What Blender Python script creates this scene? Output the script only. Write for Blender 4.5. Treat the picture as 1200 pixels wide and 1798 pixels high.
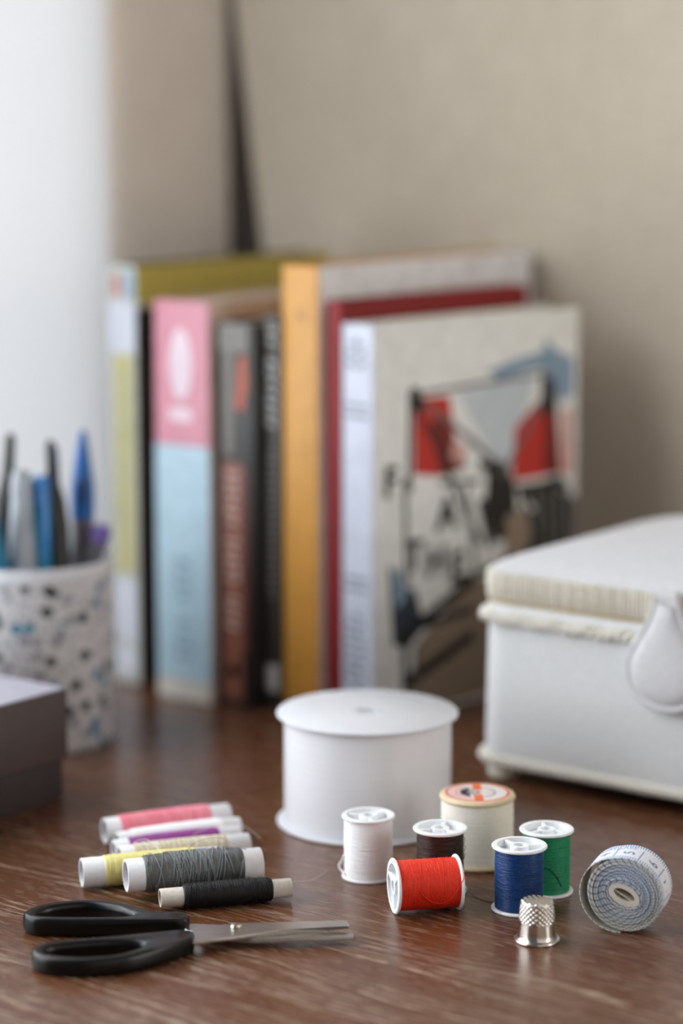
import bpy, bmesh, math, random
from mathutils import Vector, Matrix

for o in list(bpy.data.objects):
    bpy.data.objects.remove(o, do_unlink=True)
SC = bpy.context.scene
COL = SC.collection
PI = math.pi
R = math.radians
random.seed(7)
MM = 0.001
YAW = R(37)          # the camera looks across the desk at this angle
CY, SY = math.cos(YAW), math.sin(YAW)


def desk_xy(x, y):
    """viewer-aligned metres (x right, y ahead) -> desk-aligned metres"""
    return (x * CY - y * SY, x * SY + y * CY)


def lin(c):
    c = c / 255.0
    return c / 12.92 if c <= 0.04045 else ((c + 0.055) / 1.055) ** 2.4


def rgb(r, g, b):
    return (lin(r), lin(g), lin(b), 1.0)


# ------------------------------------------------------------------ camera
cam = bpy.data.cameras.new('camera')
cam.sensor_fit = 'VERTICAL'
cam.sensor_height = 36.0
cam.sensor_width = 24.0
cam.lens = 85.0
cam.clip_start = 0.02
cam.clip_end = 50
cam.dof.use_dof = True
cam.dof.focus_distance = 0.945
cam.dof.aperture_fstop = 3.4
cam.dof.aperture_blades = 0
camo = bpy.data.objects.new('camera', cam)
COL.objects.link(camo)
camo.location = (0, 0, 0.310)
camo.rotation_euler = (R(90 - 9.4), 0, YAW)
SC.camera = camo

# ------------------------------------------------------------------ world and light
world = bpy.data.worlds.new('room_air')
SC.world = world
world.use_nodes = True
bg = world.node_tree.nodes['Background']
bg.inputs['Color'].default_value = (0.93, 0.97, 1.0, 1)
bg.inputs['Strength'].default_value = 0.10
WINDOW_STRENGTH = 5.4
FILL_WINDOW_STRENGTH = 5.6
SC.view_settings.view_transform = 'Standard'
SC.view_settings.look = 'None'
SC.view_settings.gamma = 1.0
SC.view_settings.use_curve_mapping = False
SC.view_settings.exposure = 0.08


# ------------------------------------------------------------------ materials
def new_mat(name, color, rough=0.5, metal=0.0, spec=0.5, sheen=0.0, coat=0.0, trans=0.0, sss=0.0):
    m = bpy.data.materials.new(name)
    m.use_nodes = True
    b = m.node_tree.nodes['Principled BSDF']
    b.inputs['Base Color'].default_value = color
    b.inputs['Roughness'].default_value = rough
    b.inputs['Metallic'].default_value = metal
    b.inputs['Specular IOR Level'].default_value = spec
    b.inputs['Sheen Weight'].default_value = sheen
    b.inputs['Coat Weight'].default_value = coat
    b.inputs['Transmission Weight'].default_value = trans
    if sss:
        b.inputs['Subsurface Weight'].default_value = sss
        b.inputs['Subsurface Radius'].default_value = (0.002, 0.002, 0.002)
    return m


def nd(m, typ, **kw):
    n = m.node_tree.nodes.new(typ)
    for k, v in kw.items():
        if k.startswith('i_'):
            n.inputs[k[2:].replace('_', ' ')].default_value = v
        else:
            setattr(n, k, v)
    return n


def lk(m, a, b):
    m.node_tree.links.new(a, b)


def bsdf(m):
    return m.node_tree.nodes['Principled BSDF']


def coords(m, scale, kind='Object'):
    t = nd(m, 'ShaderNodeTexCoord')
    mp = nd(m, 'ShaderNodeMapping')
    mp.inputs['Scale'].default_value = scale
    lk(m, t.outputs[kind], mp.inputs['Vector'])
    return mp.outputs['Vector']


def ramp(m, fac, stops):
    r = nd(m, 'ShaderNodeValToRGB')
    el = r.color_ramp.elements
    while len(el) < len(stops):
        el.new(0.5)
    for e, (p, c) in zip(el, stops):
        e.position = p
        e.color = c
    lk(m, fac, r.inputs['Fac'])
    return r.outputs['Color']


def math_n(m, op, a, b=None):
    n = nd(m, 'ShaderNodeMath', operation=op)
    for i, v in enumerate((a, b)):
        if v is None:
            continue
        if isinstance(v, (int, float)):
            n.inputs[i].default_value = v
        else:
            lk(m, v, n.inputs[i])
    return n.outputs[0]


def mixc(m, fac, a, b):
    n = nd(m, 'ShaderNodeMix', data_type='RGBA')
    if isinstance(fac, (int, float)):
        n.inputs[0].default_value = fac
    else:
        lk(m, fac, n.inputs[0])
    for k, v in ((6, a), (7, b)):
        if isinstance(v, tuple):
            n.inputs[k].default_value = v
        else:
            lk(m, v, n.inputs[k])
    return n.outputs[2]


def bump(m, height, strength=0.3, dist=0.001):
    n = nd(m, 'ShaderNodeBump')
    n.inputs['Strength'].default_value = strength
    n.inputs['Distance'].default_value = dist
    lk(m, height, n.inputs['Height'])
    lk(m, n.outputs['Normal'], bsdf(m).inputs['Normal'])


def noise(m, vec, scale=1.0, detail=3.0, rough=0.5):
    n = nd(m, 'ShaderNodeTexNoise')
    n.inputs['Scale'].default_value = scale
    n.inputs['Detail'].default_value = detail
    n.inputs['Roughness'].default_value = rough
    lk(m, vec, n.inputs['Vector'])
    return n.outputs['Fac']


def mottled(name, c1, c2, rough=0.6, scale=(60, 60, 60), bstr=0.1, **kw):
    m = new_mat(name, c1, rough, **kw)
    v = coords(m, scale)
    f = noise(m, v, 1.0, 4)
    lk(m, ramp(m, f, [(0.3, c1), (0.7, c2)]), bsdf(m).inputs['Base Color'])
    if bstr:
        bump(m, f, bstr, 0.0004)
    return m


def wood_mat():
    m = new_mat('dark_wood', rgb(96, 62, 44), 0.3)
    v0 = coords(m, (3.0, 30.0, 30.0))
    warp = noise(m, v0, 1.0, 2)
    tc = nd(m, 'ShaderNodeTexCoord')
    # gentle sideways drift of the grain
    sep = nd(m, 'ShaderNodeSeparateXYZ')
    lk(m, tc.outputs['Object'], sep.inputs[0])
    yw = math_n(m, 'ADD', sep.outputs['Y'], math_n(m, 'MULTIPLY', math_n(m, 'SUBTRACT', warp, 0.5), 0.012))
    cmb = nd(m, 'ShaderNodeCombineXYZ')
    lk(m, sep.outputs['X'], cmb.inputs['X'])
    lk(m, yw, cmb.inputs['Y'])

    def stretch(sx, sy, detail, rough=0.5):
        mp = nd(m, 'ShaderNodeMapping')
        mp.inputs['Scale'].default_value = (sx, sy, 1)
        lk(m, cmb.outputs[0], mp.inputs['Vector'])
        return noise(m, mp.outputs['Vector'], 1.0, detail, rough)
    drift = stretch(6, 60, 2)
    tone = stretch(9, 420, 3)
    patch = stretch(3, 18, 2)
    ph = math_n(m, 'ADD', math_n(m, 'MULTIPLY', yw, 1000 / 5.6), math_n(m, 'MULTIPLY', drift, 6.0))
    wv = math_n(m, 'ABSOLUTE', math_n(m, 'SUBTRACT', math_n(m, 'FRACT', ph), 0.5))
    band_mask = ramp(m, wv, [(0.10, (1, 1, 1, 1)), (0.26, (0, 0, 0, 1))])
    pores = stretch(110, 1900, 1.0)
    pores2 = stretch(85, 1500, 1.0)
    where = ramp(m, stretch(9, 70, 2), [(0.40, (.05, .05, .05, 1)), (0.64, (1, 1, 1, 1))])
    # the board's figure: open pores on one half, calmer grain towards the back
    mr = nd(m, 'ShaderNodeMapRange', interpolation_type='SMOOTHSTEP')
    lk(m, math_n(m, 'ADD', yw, math_n(m, 'MULTIPLY', math_n(m, 'SUBTRACT', drift, 0.5), 0.08)), mr.inputs['Value'])
    mr.inputs['From Min'].default_value = 0.665
    mr.inputs['From Max'].default_value = 0.765
    mr.inputs['To Min'].default_value = 1.0
    mr.inputs['To Max'].default_value = 0.22
    where = math_n(m, 'MULTIPLY', where, mr.outputs[0])
    p1 = ramp(m, pores, [(0.46, (0, 0, 0, 1)), (0.55, (1, 1, 1, 1))])
    p2 = ramp(m, pores2, [(0.635, (0, 0, 0, 1)), (0.68, (1, 1, 1, 1))])
    pm = math_n(m, 'MAXIMUM', math_n(m, 'MULTIPLY', math_n(m, 'MULTIPLY', p1, band_mask), where), math_n(m, 'MULTIPLY', p2, 0.42))
    base = ramp(m, tone, [(0.25, rgb(84, 50, 28)), (0.5, rgb(95, 57, 32)), (0.8, rgb(107, 65, 38))])
    base = mixc(m, math_n(m, 'MULTIPLY', patch, 0.5), base, rgb(80, 44, 24))
    col = mixc(m, math_n(m, 'MULTIPLY', pm, 0.80), base, rgb(200, 178, 160))
    lk(m, col, bsdf(m).inputs['Base Color'])
    lk(m, math_n(m, 'ADD', math_n(m, 'MULTIPLY', pm, 0.10), 0.27), bsdf(m).inputs['Roughness'])
    bsdf(m).inputs['Specular IOR Level'].default_value = 0.5
    h = math_n(m, 'SUBTRACT', math_n(m, 'MULTIPLY', tone, 0.06), pm)
    bump(m, h, 0.35, 0.0002)
    return m


def linen_mat(name, c1, c2, c3):
    m = new_mat(name, c2, 0.85, spec=0.2)
    warp = coords(m, (900, 900, 40))
    weft = coords(m, (40, 40, 900))
    a = noise(m, warp, 1.0, 2)
    b = noise(m, weft, 1.0, 2)
    big = noise(m, coords(m, (9, 9, 9)), 1.0, 3)
    f = math_n(m, 'MULTIPLY', math_n(m, 'ADD', a, b), 0.5)
    f = math_n(m, 'ADD', math_n(m, 'MULTIPLY', f, 0.75), math_n(m, 'MULTIPLY', big, 0.25))
    lk(m, ramp(m, f, [(0.32, c1), (0.5, c2), (0.68, c3)]), bsdf(m).inputs['Base Color'])
    bump(m, f, 0.35, 0.0006)
    return m


def thread_mat(name, c1, c2, rough=0.45, sheen=0.0, spec=0.35):
    m = new_mat(name, c1, rough, sheen=sheen, spec=spec)
    v = coords(m, (900, 900, 2600))
    f = noise(m, v, 1.0, 3)
    lk(m, ramp(m, f, [(0.30, c1), (0.72, c2)]), bsdf(m).inputs['Base Color'])
    bump(m, f, 0.25, 0.0002)
    return m


M = {}
M['wood'] = wood_mat()
M['linen'] = linen_mat('linen_wall', rgb(176, 165, 149), rgb(194, 183, 166), rgb(208, 198, 183))
M['beige'] = mottled('beige_wall_paint', rgb(220, 210, 199), rgb(226, 216, 206), 0.9, (40, 40, 40), 0.05, spec=0.2)
M['shade_brown'] = mottled('corner_shade_brown', rgb(46, 38, 31), rgb(58, 48, 40), 0.8, (20, 20, 200), 0.1)
M['floor'] = mottled('floor_boards', rgb(120, 95, 75), rgb(140, 112, 90), 0.5, (8, 60, 8))
M['white_paint'] = mottled('white_paint', rgb(225, 225, 226), rgb(232, 232, 234), 0.5, (30, 30, 30), 0.03)
M['plastic'] = mottled('white_plastic', rgb(236, 239, 242), rgb(242, 244, 247), 0.35, (200, 200, 200), 0.02, sss=0.35)
M['wax_card'] = mottled('white_card', rgb(210, 212, 219), rgb(216, 218, 224), 0.4, (150, 150, 150), 0.02)
M['grey_ink'] = mottled('grey_ink', rgb(140, 152, 160), rgb(160, 170, 178), 0.6, (500, 500, 500), 0)
M['black_plastic'] = mottled('black_plastic', rgb(8, 8, 9), rgb(12, 12, 13), 0.30, (300, 300, 300), 0.03, spec=0.35)
M['steel'] = mottled('brushed_steel', rgb(170, 168, 164), rgb(196, 194, 190), 0.28, (120, 1500, 120), 0.05, metal=1.0)
M['thimble_metal'] = mottled('thimble_metal', rgb(205, 200, 194), rgb(222, 218, 212), 0.2, (400, 400, 400), 0.04, metal=1.0)
M['brass'] = mottled('screw_metal', rgb(190, 185, 175), rgb(205, 200, 190), 0.25, (400, 400, 400), 0.02, metal=1.0)
M['paper_tube'] = mottled('paper_tube', rgb(222, 222, 226), rgb(233, 233, 237), 0.75, (400, 400, 400), 0.06)
M['card_tube'] = mottled('cream_card_tube', rgb(196, 188, 178), rgb(212, 205, 196), 0.8, (700, 700, 700), 0.1)
M['tube_inside'] = mottled('tube_inside', rgb(190, 188, 190), rgb(200, 198, 200), 0.9, (400, 400, 400), 0)


# ------------------------------------------------------------------ geometry helpers
def mesh(name, verts, faces, mat, parent=None, smooth=True, angle=40, loc=None, rot=None, mats=None, fmat=None):
    me = bpy.data.meshes.new(name)
    me.from_pydata([tuple(v) for v in verts], [], faces)
    me.update()
    if mats:
        for k in mats:
            me.materials.append(M[k])
        if fmat:
            me.polygons.foreach_set('material_index', fmat)
    else:
        me.materials.append(M[mat] if isinstance(mat, str) else mat)
    if smooth:
        me.polygons.foreach_set('use_smooth', [True] * len(me.polygons))
        me.set_sharp_from_angle(angle=R(angle))
    o = bpy.data.objects.new(name, me)
    COL.objects.link(o)
    if parent:
        o.parent = parent
    if loc:
        o.location = loc
    if rot:
        o.rotation_euler = rot
    return o


def tag(o, label=None, cat=None, group=None, kind=None):
    if label:
        o['label'] = label
    if cat:
        o['category'] = cat
    if group:
        o['group'] = group
    if kind:
        o['kind'] = kind
    return o


def thing(name, label, cat, loc=(0, 0, 0), rotz=0.0, group=None):
    o = bpy.data.objects.new(name, None)
    COL.objects.link(o)
    o.empty_display_size = 0.01
    o.location = loc
    o.rotation_euler = (0, 0, rotz)
    return tag(o, label, cat, group)


class MB:
    """collects shapes for one mesh"""

    def __init__(s):
        s.v = []
        s.f = []

    def add(s, v, f, mtx=None):
        k = len(s.v)
        if mtx is not None:
            v = [mtx @ Vector(p) for p in v]
        s.v += [tuple(p) for p in v]
        s.f += [tuple(i + k for i in q) for q in f]
        return s

    def build(s, name, mat, parent=None, **kw):
        return mesh(name, s.v, s.f, mat, parent, **kw)


def lathe(prof, seg=64, closed=False):
    """prof: list of (r, z); capped with a fan where r == 0"""
    v, f, rings = [], [], []
    for r, z in prof:
        if r < 1e-7:
            rings.append([len(v)])
            v.append((0, 0, z))
        else:
            rings.append(list(range(len(v), len(v) + seg)))
            for i in range(seg):
                a = 2 * PI * i / seg
                v.append((r * math.cos(a), r * math.sin(a), z))
    n = len(rings)
    for k in range(n if closed else n - 1):
        A, B = rings[k], rings[(k + 1) % n]
        for i in range(seg):
            j = (i + 1) % seg
            if len(A) == 1 and len(B) == 1:
                continue
            if len(A) == 1:
                f.append((A[0], B[j], B[i]))
            elif len(B) == 1:
                f.append((A[i], A[j], B[0]))
            else:
                f.append((A[i], A[j], B[j], B[i]))
    return v, f


def box(x0, x1, y0, y1, z0, z1, bev=0.0, seg=2):
    bm = bmesh.new()
    bmesh.ops.create_cube(bm, size=1)
    for q in bm.verts:
        q.co = Vector((x0 + (q.co.x + .5) * (x1 - x0), y0 + (q.co.y + .5) * (y1 - y0), z0 + (q.co.z + .5) * (z1 - z0)))
    if bev:
        bmesh.ops.bevel(bm, geom=bm.edges[:], offset=bev, segments=seg, profile=0.5, affect='EDGES')
    bm.verts.index_update()
    v = [tuple(q.co) for q in bm.verts]
    f = [tuple(q.index for q in p.verts) for p in bm.faces]
    bm.free()
    return v, f


def tube(pts, rad, sides=6, closed=False):
    pts = [Vector(p) for p in pts]
    n = len(pts)
    v, f = [], []
    ref = None
    for i in range(n):
        if closed:
            d = pts[(i + 1) % n] - pts[i - 1]
        else:
            d = pts[min(i + 1, n - 1)] - pts[max(i - 1, 0)]
        d = d.normalized() if d.length > 1e-9 else Vector((0, 0, 1))
        if ref is None:
            ref = Vector((0, 0, 1)) if abs(d.z) < 0.9 else Vector((1, 0, 0))
        ref = (ref - d * ref.dot(d)).normalized()
        q = d.cross(ref)
        r = rad[i] if isinstance(rad, (list, tuple)) else rad
        for k in range(sides):
            a = 2 * PI * k / sides
            v.append(pts[i] + (ref * math.cos(a) + q * math.sin(a)) * r)
    for i in range(n if closed else n - 1):
        for k in range(sides):
            a, b = i * sides, ((i + 1) % n) * sides
            f.append((a + k, a + (k + 1) % sides, b + (k + 1) % sides, b + k))
    if not closed:
        f.append(tuple(range(sides))[::-1])
        f.append(tuple((n - 1) * sides + k for k in range(sides)))
    return v, f


def spline(ctrl, per=8, closed=False):
    """Catmull-Rom through control points"""
    c = [Vector(p) for p in ctrl]
    n = len(c)
    out = []
    for i in range(n if closed else n - 1):
        if closed:
            p0, p1, p2, p3 = c[i - 1], c[i], c[(i + 1) % n], c[(i + 2) % n]
        else:
            p0, p1, p2, p3 = c[max(i - 1, 0)], c[i], c[i + 1], c[min(i + 2, n - 1)]
        for k in range(per):
            t = k / per
            out.append(0.5 * ((2 * p1) + (p2 - p0) * t + (2 * p0 - 5 * p1 + 4 * p2 - p3) * t * t + (3 * p1 - p0 - 3 * p2 + p3) * t ** 3))
    if not closed:
        out.append(c[-1])
    return out


def extrude_poly(pts, z0, z1):
    n = len(pts)
    v = [(p[0], p[1], z0) for p in pts] + [(p[0], p[1], z1) for p in pts]
    f = [tuple(range(n))[::-1], tuple(range(n, 2 * n))]
    f += [(i, (i + 1) % n, n + (i + 1) % n, n + i) for i in range(n)]
    return v, f


def wound(r, z0, z1, pitch, seg=96, amp=0.10, jit=0.06, barrel=0.0, seed=1):
    """thread laid turn by turn: every turn is a ridge of its own"""
    rnd = random.Random(seed)
    n = int((z1 - z0) / pitch)
    v, f = [], []
    rows = []
    for k in range(n):
        dr = rnd.uniform(-jit, jit)
        ph = rnd.uniform(0, 2 * PI)
        t = (k + .5) / n
        rb = r + barrel * (1 - (2 * t - 1) ** 2)
        for q, h in ((0.0, -amp), (0.28, amp * .6), (0.5, amp), (0.72, amp * .6)):
            rows.append((rb + dr + h, z0 + (k + q) * pitch, ph, 0.25 * pitch))
    rows.append((r - amp, z1, 0, 0))
    for rr, z, ph, wob in rows:
        for i in range(seg):
            a = 2 * PI * i / seg
            v.append((rr * math.cos(a), rr * math.sin(a), z + wob * math.sin(a + ph) * .6))
    for k in range(len(rows) - 1):
        for i in range(seg):
            j = (i + 1) % seg
            f.append((k * seg + i, k * seg + j, (k + 1) * seg + j, (k + 1) * seg + i))
    return v, f


def strands(r, z0, z1, count, turns, rad, seed, step=22, slack=0.0):
    """threads crossing the winding at a slant, as one real tube each"""
    rnd = random.Random(seed)
    mb = MB()
    for c in range(count):
        za = z0 + rnd.uniform(0, .35) * (z1 - z0)
        zb = z1 - rnd.uniform(0, .35) * (z1 - z0)
        if c % 2:
            za, zb = zb, za
        a0 = rnd.uniform(0, 2 * PI)
        tn = turns * rnd.uniform(.7, 1.3)
        n = max(12, int(step * tn))
        rr = r + rnd.uniform(0, rad * .8)
        pts = []
        for i in range(n + 1):
            t = i / n
            a = a0 + 2 * PI * tn * t
            x = rr + slack * math.sin(PI * t) * rnd.uniform(.6, 1)
            pts.append((x * math.cos(a), x * math.sin(a), za + (zb - za) * t))
        mb.add(*tube(pts, rad, 4))
    return mb


def fuzz(r, z0, z1, count, seed, length=1.2 * MM, rad=0.035 * MM):
    rnd = random.Random(seed)
    mb = MB()
    for _ in range(count):
        a = rnd.uniform(0, 2 * PI)
        z = rnd.uniform(z0, z1)
        d = rnd.uniform(-1, 1)
        L = length * rnd.uniform(.4, 1.2)
        p = []
        for i in range(4):
            t = i / 3
            rr = r + L * .55 * math.sin(PI * .75 * t)
            aa = a + d * L / r * t * .9
            p.append((rr * math.cos(aa), rr * math.sin(aa), z + L * t * rnd.uniform(-.9, .9)))
        mb.add(*tube(p, rad, 3))
    return mb


# ================================================================== the setting
WALL_W = 1.172
SIDE_U = -1.0
FLOOR_Z = -0.74

fl = MB().add(*box(-1.6, 1.2, -1.4, 1.4, FLOOR_Z - .04, FLOOR_Z)).build('floor', 'floor', smooth=False)
tag(fl, 'plain wooden floor under the desk', kind='structure')

# linen covered back wall: its left edge leans
zt, zb = 1.9, FLOOR_Z
def edge_u(z):
    return -0.9445 - (z - .228) * 0.142 if z > -.2 else -0.884
vb = [(edge_u(zb), WALL_W, zb), (.52, WALL_W, zb), (.52, WALL_W, zt), (edge_u(zt), WALL_W, zt), (edge_u(-.19), WALL_W, -.19)]
vb2 = [(x, y + .03, z) for x, y, z in vb]
fb = [(0, 1, 2, 3, 4), (9, 8, 7, 6, 5)] + [((i + 1) % 5, i, i + 5, (i + 1) % 5 + 5) for i in range(5)]
wb = mesh('wall_back', vb + vb2, fb, 'linen', smooth=False)
tag(wb, 'beige linen-textured wall behind the books', kind='structure')

# dark leaning strip whose colour stands for the shade in the corner gap
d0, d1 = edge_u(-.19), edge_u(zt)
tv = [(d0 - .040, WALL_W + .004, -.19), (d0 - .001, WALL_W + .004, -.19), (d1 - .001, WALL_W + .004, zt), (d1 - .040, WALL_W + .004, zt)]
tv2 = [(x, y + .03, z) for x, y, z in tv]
tr = mesh('shade_strip_1', tv + tv2, [(0, 1, 2, 3), (7, 6, 5, 4)] + [((i + 1) % 4, i, i + 4, (i + 1) % 4 + 4) for i in range(4)], 'shade_brown', smooth=False)
tag(tr, 'dark leaning strip standing in for shade between the two beige walls', kind='structure')

WY0, WZ0, WZ1 = -.45, .02, 1.25
ws = MB()
# angled piece of wall between the window and the corner
ws.add(*extrude_poly([(SIDE_U - .06, 1.082), (SIDE_U, 1.082), (-.966, 1.206), (-.93, 1.208), (-.93, 1.26), (SIDE_U - .06, 1.26)], FLOOR_Z, 1.9))
ws.add(*box(SIDE_U - .06, SIDE_U, -1.0, 1.082, FLOOR_Z, -.03))
ws.add(*box(SIDE_U - .06, SIDE_U, -1.0, .80, -.03, WZ0))
ws.add(*box(SIDE_U - .06, SIDE_U, -1.0, WY0, WZ0, 1.9))
ws.add(*box(SIDE_U - .06, SIDE_U, WY0, 1.082, WZ1, 1.9))
wl = ws.build('wall_left', 'beige', smooth=False)
tag(wl, 'plain beige wall left of the dark corner strip', kind='structure')

# window in the left wall
win = bpy.data.objects.new('window_1', None)
COL.objects.link(win)
tag(win, 'daylit window left of the desk', kind='structure')
wf = MB()
for y0, y1, z0, z1 in ((WY0, .80, WZ0, WZ0 + .03), (WY0, 1.082, WZ1 - .04, WZ1), (.84, 1.082, -.03, .01)):
    wf.add(*box(SIDE_U - .055, SIDE_U - .012, y0, y1, z0, z1, .003))
for y0, y1, z0 in ((WY0, WY0 + .04, WZ0 + .03), (.80, .84, -.03), (1.078, 1.082, .01)):
    wf.add(*box(SIDE_U - .055, SIDE_U - .012, y0, y1, z0, WZ1 - .04, .003))
wf.build('window_frame', 'white_paint', win, smooth=False)
mg = bpy.data.materials.new('overcast_daylight')
mg.use_nodes = True
nt = mg.node_tree
nt.nodes.clear()
em = nt.nodes.new('ShaderNodeEmission')
em.inputs['Color'].default_value = (0.93, 0.97, 1.0, 1)
em.inputs['Strength'].default_value = WINDOW_STRENGTH
ou = nt.nodes.new('ShaderNodeOutputMaterial')
nt.links.new(em.outputs[0], ou.inputs[0])
M['daylight'] = mg
for y0, y1, z0 in ((WY0 + .04, .80, WZ0 + .03), (.84, 1.078, .01)):
    MB().add(*box(SIDE_U - .052, SIDE_U - .048, y0, y1, z0, WZ1 - .04)).build('pane', 'daylight', win, smooth=False)

# unseen second window in the far wall, added to light right-facing book covers
wr = MB()
RU, RY0, RY1, RZ0, RZ1 = .46, .80, 1.15, .02, .72
wr.add(*box(RU, RU + .06, -.6, WALL_W, FLOOR_Z, RZ0))
wr.add(*box(RU, RU + .06, -.6, WALL_W, RZ1, 1.9))
wr.add(*box(RU, RU + .06, -.6, RY0, RZ0, RZ1))
wr.add(*box(RU, RU + .06, RY1, WALL_W, RZ0, RZ1))
tag(wr.build('wall_right', 'beige', smooth=False), 'plain beige wall at the far end of the desk', kind='structure')
win2 = bpy.data.objects.new('fill_window', None)
COL.objects.link(win2)
tag(win2, 'added fill-light window, unseen, at the far end of the desk', kind='structure')
wf = MB()
for z0, z1 in ((RZ0, RZ0 + .03), (RZ1 - .03, RZ1)):
    wf.add(*box(RU + .012, RU + .055, RY0, RY1, z0, z1, .003))
for y0, y1 in ((RY0, RY0 + .03), (.96, .98), (RY1 - .03, RY1)):
    wf.add(*box(RU + .012, RU + .055, y0, y1, RZ0 + .03, RZ1 - .03, .003))
wf.build('window_frame', 'white_paint', win2, smooth=False)
mg2 = mg.copy()
mg2.name = 'fill_window_glow'
for n_ in mg2.node_tree.nodes:
    if n_.type == 'EMISSION':
        n_.inputs['Color'].default_value = (1.0, 0.975, 0.94, 1)
        n_.inputs['Strength'].default_value = FILL_WINDOW_STRENGTH
M['fill_glow'] = mg2
for y0, y1 in ((RY0 + .03, .96), (.98, RY1 - .03)):
    MB().add(*box(RU + .048, RU + .052, y0, y1, RZ0 + .03, RZ1 - .03)).build('pane', 'fill_glow', win2, smooth=False)

# white curtain at the window's end
mc = bpy.data.materials.new('white_curtain_cloth')
mc.use_nodes = True
nt = mc.node_tree
nt.nodes.clear()
tb = nt.nodes.new('ShaderNodeBsdfTranslucent')
tb.inputs['Color'].default_value = (.24, .24, .247, 1)
df = nt.nodes.new('ShaderNodeBsdfDiffuse')
df.inputs['Color'].default_value = (.82, .82, .84, 1)
ad = nt.nodes.new('ShaderNodeMixShader')
ad.inputs[0].default_value = 0.45
tx = nt.nodes.new('ShaderNodeTexNoise')
tx.inputs['Scale'].default_value = 700
bp = nt.nodes.new('ShaderNodeBump')
bp.inputs['Strength'].default_value = 0.1
bp.inputs['Distance'].default_value = 0.0005
nt.links.new(tx.outputs['Fac'], bp.inputs['Height'])
nt.links.new(bp.outputs[0], df.inputs['Normal'])
nt.links.new(tb.outputs[0], ad.inputs[1])
nt.links.new(df.outputs[0], ad.inputs[2])
ou = nt.nodes.new('ShaderNodeOutputMaterial')
nt.links.new(ad.outputs[0], ou.inputs[0])
M['curtain'] = mc
cv, cf = [], []
NC = 60
for k in range(NC + 1):
    t = k / NC
    w = 0.79 + t * (1.083 - .79)
    off = .0006 * math.sin(t * 16 + .6) + .0003 * math.sin(t * 41)
    for z in (0.004, 1.28):
        cv.append((SIDE_U + .010 + off, w, z))
    for z in (0.004, 1.28):
        cv.append((SIDE_U + .0094 + off, w, z))
for k in range(NC):
    a, b = 4 * k, 4 * (k + 1)
    cf.append((a, b, b + 1, a + 1))
cu = mesh('curtain', [p for p in cv], cf, 'curtain')
tag(cu, 'plain white curtain hanging at the window behind the pens', 'curtain')

# desk
dk = thing('desk', 'dark brown wooden desk top with pale streaked grain', 'desk', (0, 0, 0))
MB().add(*box(SIDE_U + .06, .40, .40, WALL_W - .002, -.028, 0, .002)).build('tabletop', 'wood', dk, smooth=False)
for x, y in ((-.93, .45), (.34, .45), (-.93, 1.10), (.34, 1.10)):
    MB().add(*box(x - .025, x + .025, y - .025, y + .025, FLOOR_Z, -.028, .003)).build('leg', 'wood', dk, smooth=False)

# ================================================================== books
def bmat(name, r, g, b, rough=0.45):
    if name not in M:
        k = 0.94
        M[name] = mottled(name, rgb(r, g, b), rgb(r * k, g * k, b * k), rough, (90, 90, 90), 0.02)
    return name


bmat('pages', 206, 194, 176, .9)


def book(u, w, T, W, H, label, spine, front, back, rotz=0.0, board=1.2 * MM, group='books standing against the wall'):
    t = thing('book', label, 'book', (u, w, 0), rotz, group)
    MB().add(*box(0, T, 0, board, 0, H, .0006)).build('spine', spine, t)
    MB().add(*box(T - board, T, board, W, 0, H, .0005)).build('front_cover', front, t)
    MB().add(*box(0, board, board, W, 0, H, .0005)).build('back_cover', back, t)
    pg = MB().add(*box(board, T - board, board, W - 3 * MM, 2.2 * MM, H - 2.2 * MM))
    pg.build('page_block', 'pages', t, smooth=False)
    return t


E = 0.25 * MM


def spine_print(t, x0, x1, z0, z1, mat, name='spine_print'):
    return MB().add(*box(x0, x1, -E, E, z0, z1)).build(name, mat, t, smooth=False)


def spine_wrap(t, T, z0, z1, mat, D=None, name='spine_band'):
    return MB().add(*box(-E, T + E, -E, D or 1.5 * MM, z0, z1)).build(name, mat, t, smooth=False)


def spine_letters(t, x0, x1, z0, z1, mat, n, seed, fill=.55):
    """small letter-like strokes set sideways down a spine, too soft in the photograph to read"""
    rnd = random.Random(seed)
    mb = MB()
    dz = (z1 - z0) / n
    for i in range(n):
        za = z0 + i * dz
        if rnd.random() < .12:
            continue
        zz = za + dz * fill
        k = rnd.randint(0, 3)
        m_ = (zz - za) * .34
        mb.add(*box(x0, x1, -E * 1.6, E, za, za + m_))
        if k != 1:
            mb.add(*box(x0, x0 + (x1 - x0) * .25, -E * 1.6, E, za, zz))
        if k in (0, 2):
            mb.add(*box(x1 - (x1 - x0) * .25, x1, -E * 1.6, E, za, zz))
        if k in (1, 3):
            mb.add(*box(x0 + (x1 - x0) * .4, x0 + (x1 - x0) * .62, -E * 1.6, E, za, zz))
    return mb.build('spine_lettering', mat, t, smooth=False)


def cover_poly(t, T, pts, mat, name='cover_print', lift=1.0):
    """flat print on the front cover; pts in mm (along cover, height)"""
    n = len(pts)
    v = [(T + E * lift, y * MM, z * MM) for y, z in pts] + [(T - E, y * MM, z * MM) for y, z in pts]
    f = [tuple(range(n)), tuple(range(n, 2 * n))[::-1]] + [(i, i + n, (i + 1) % n + n, (i + 1) % n) for i in range(n)]
    return mesh(name, v, f, mat, t, smooth=False)


def cover_line(t, T, p, q, wd, mat, lift=1.3):
    a, b = Vector(p), Vector(q)
    d = (b - a).normalized()
    n = Vector((-d.y, d.x)) * wd * .5
    return cover_poly(t, T, [a - n, b - n, b + n, a + n], mat, 'cover_line', lift)


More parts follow.
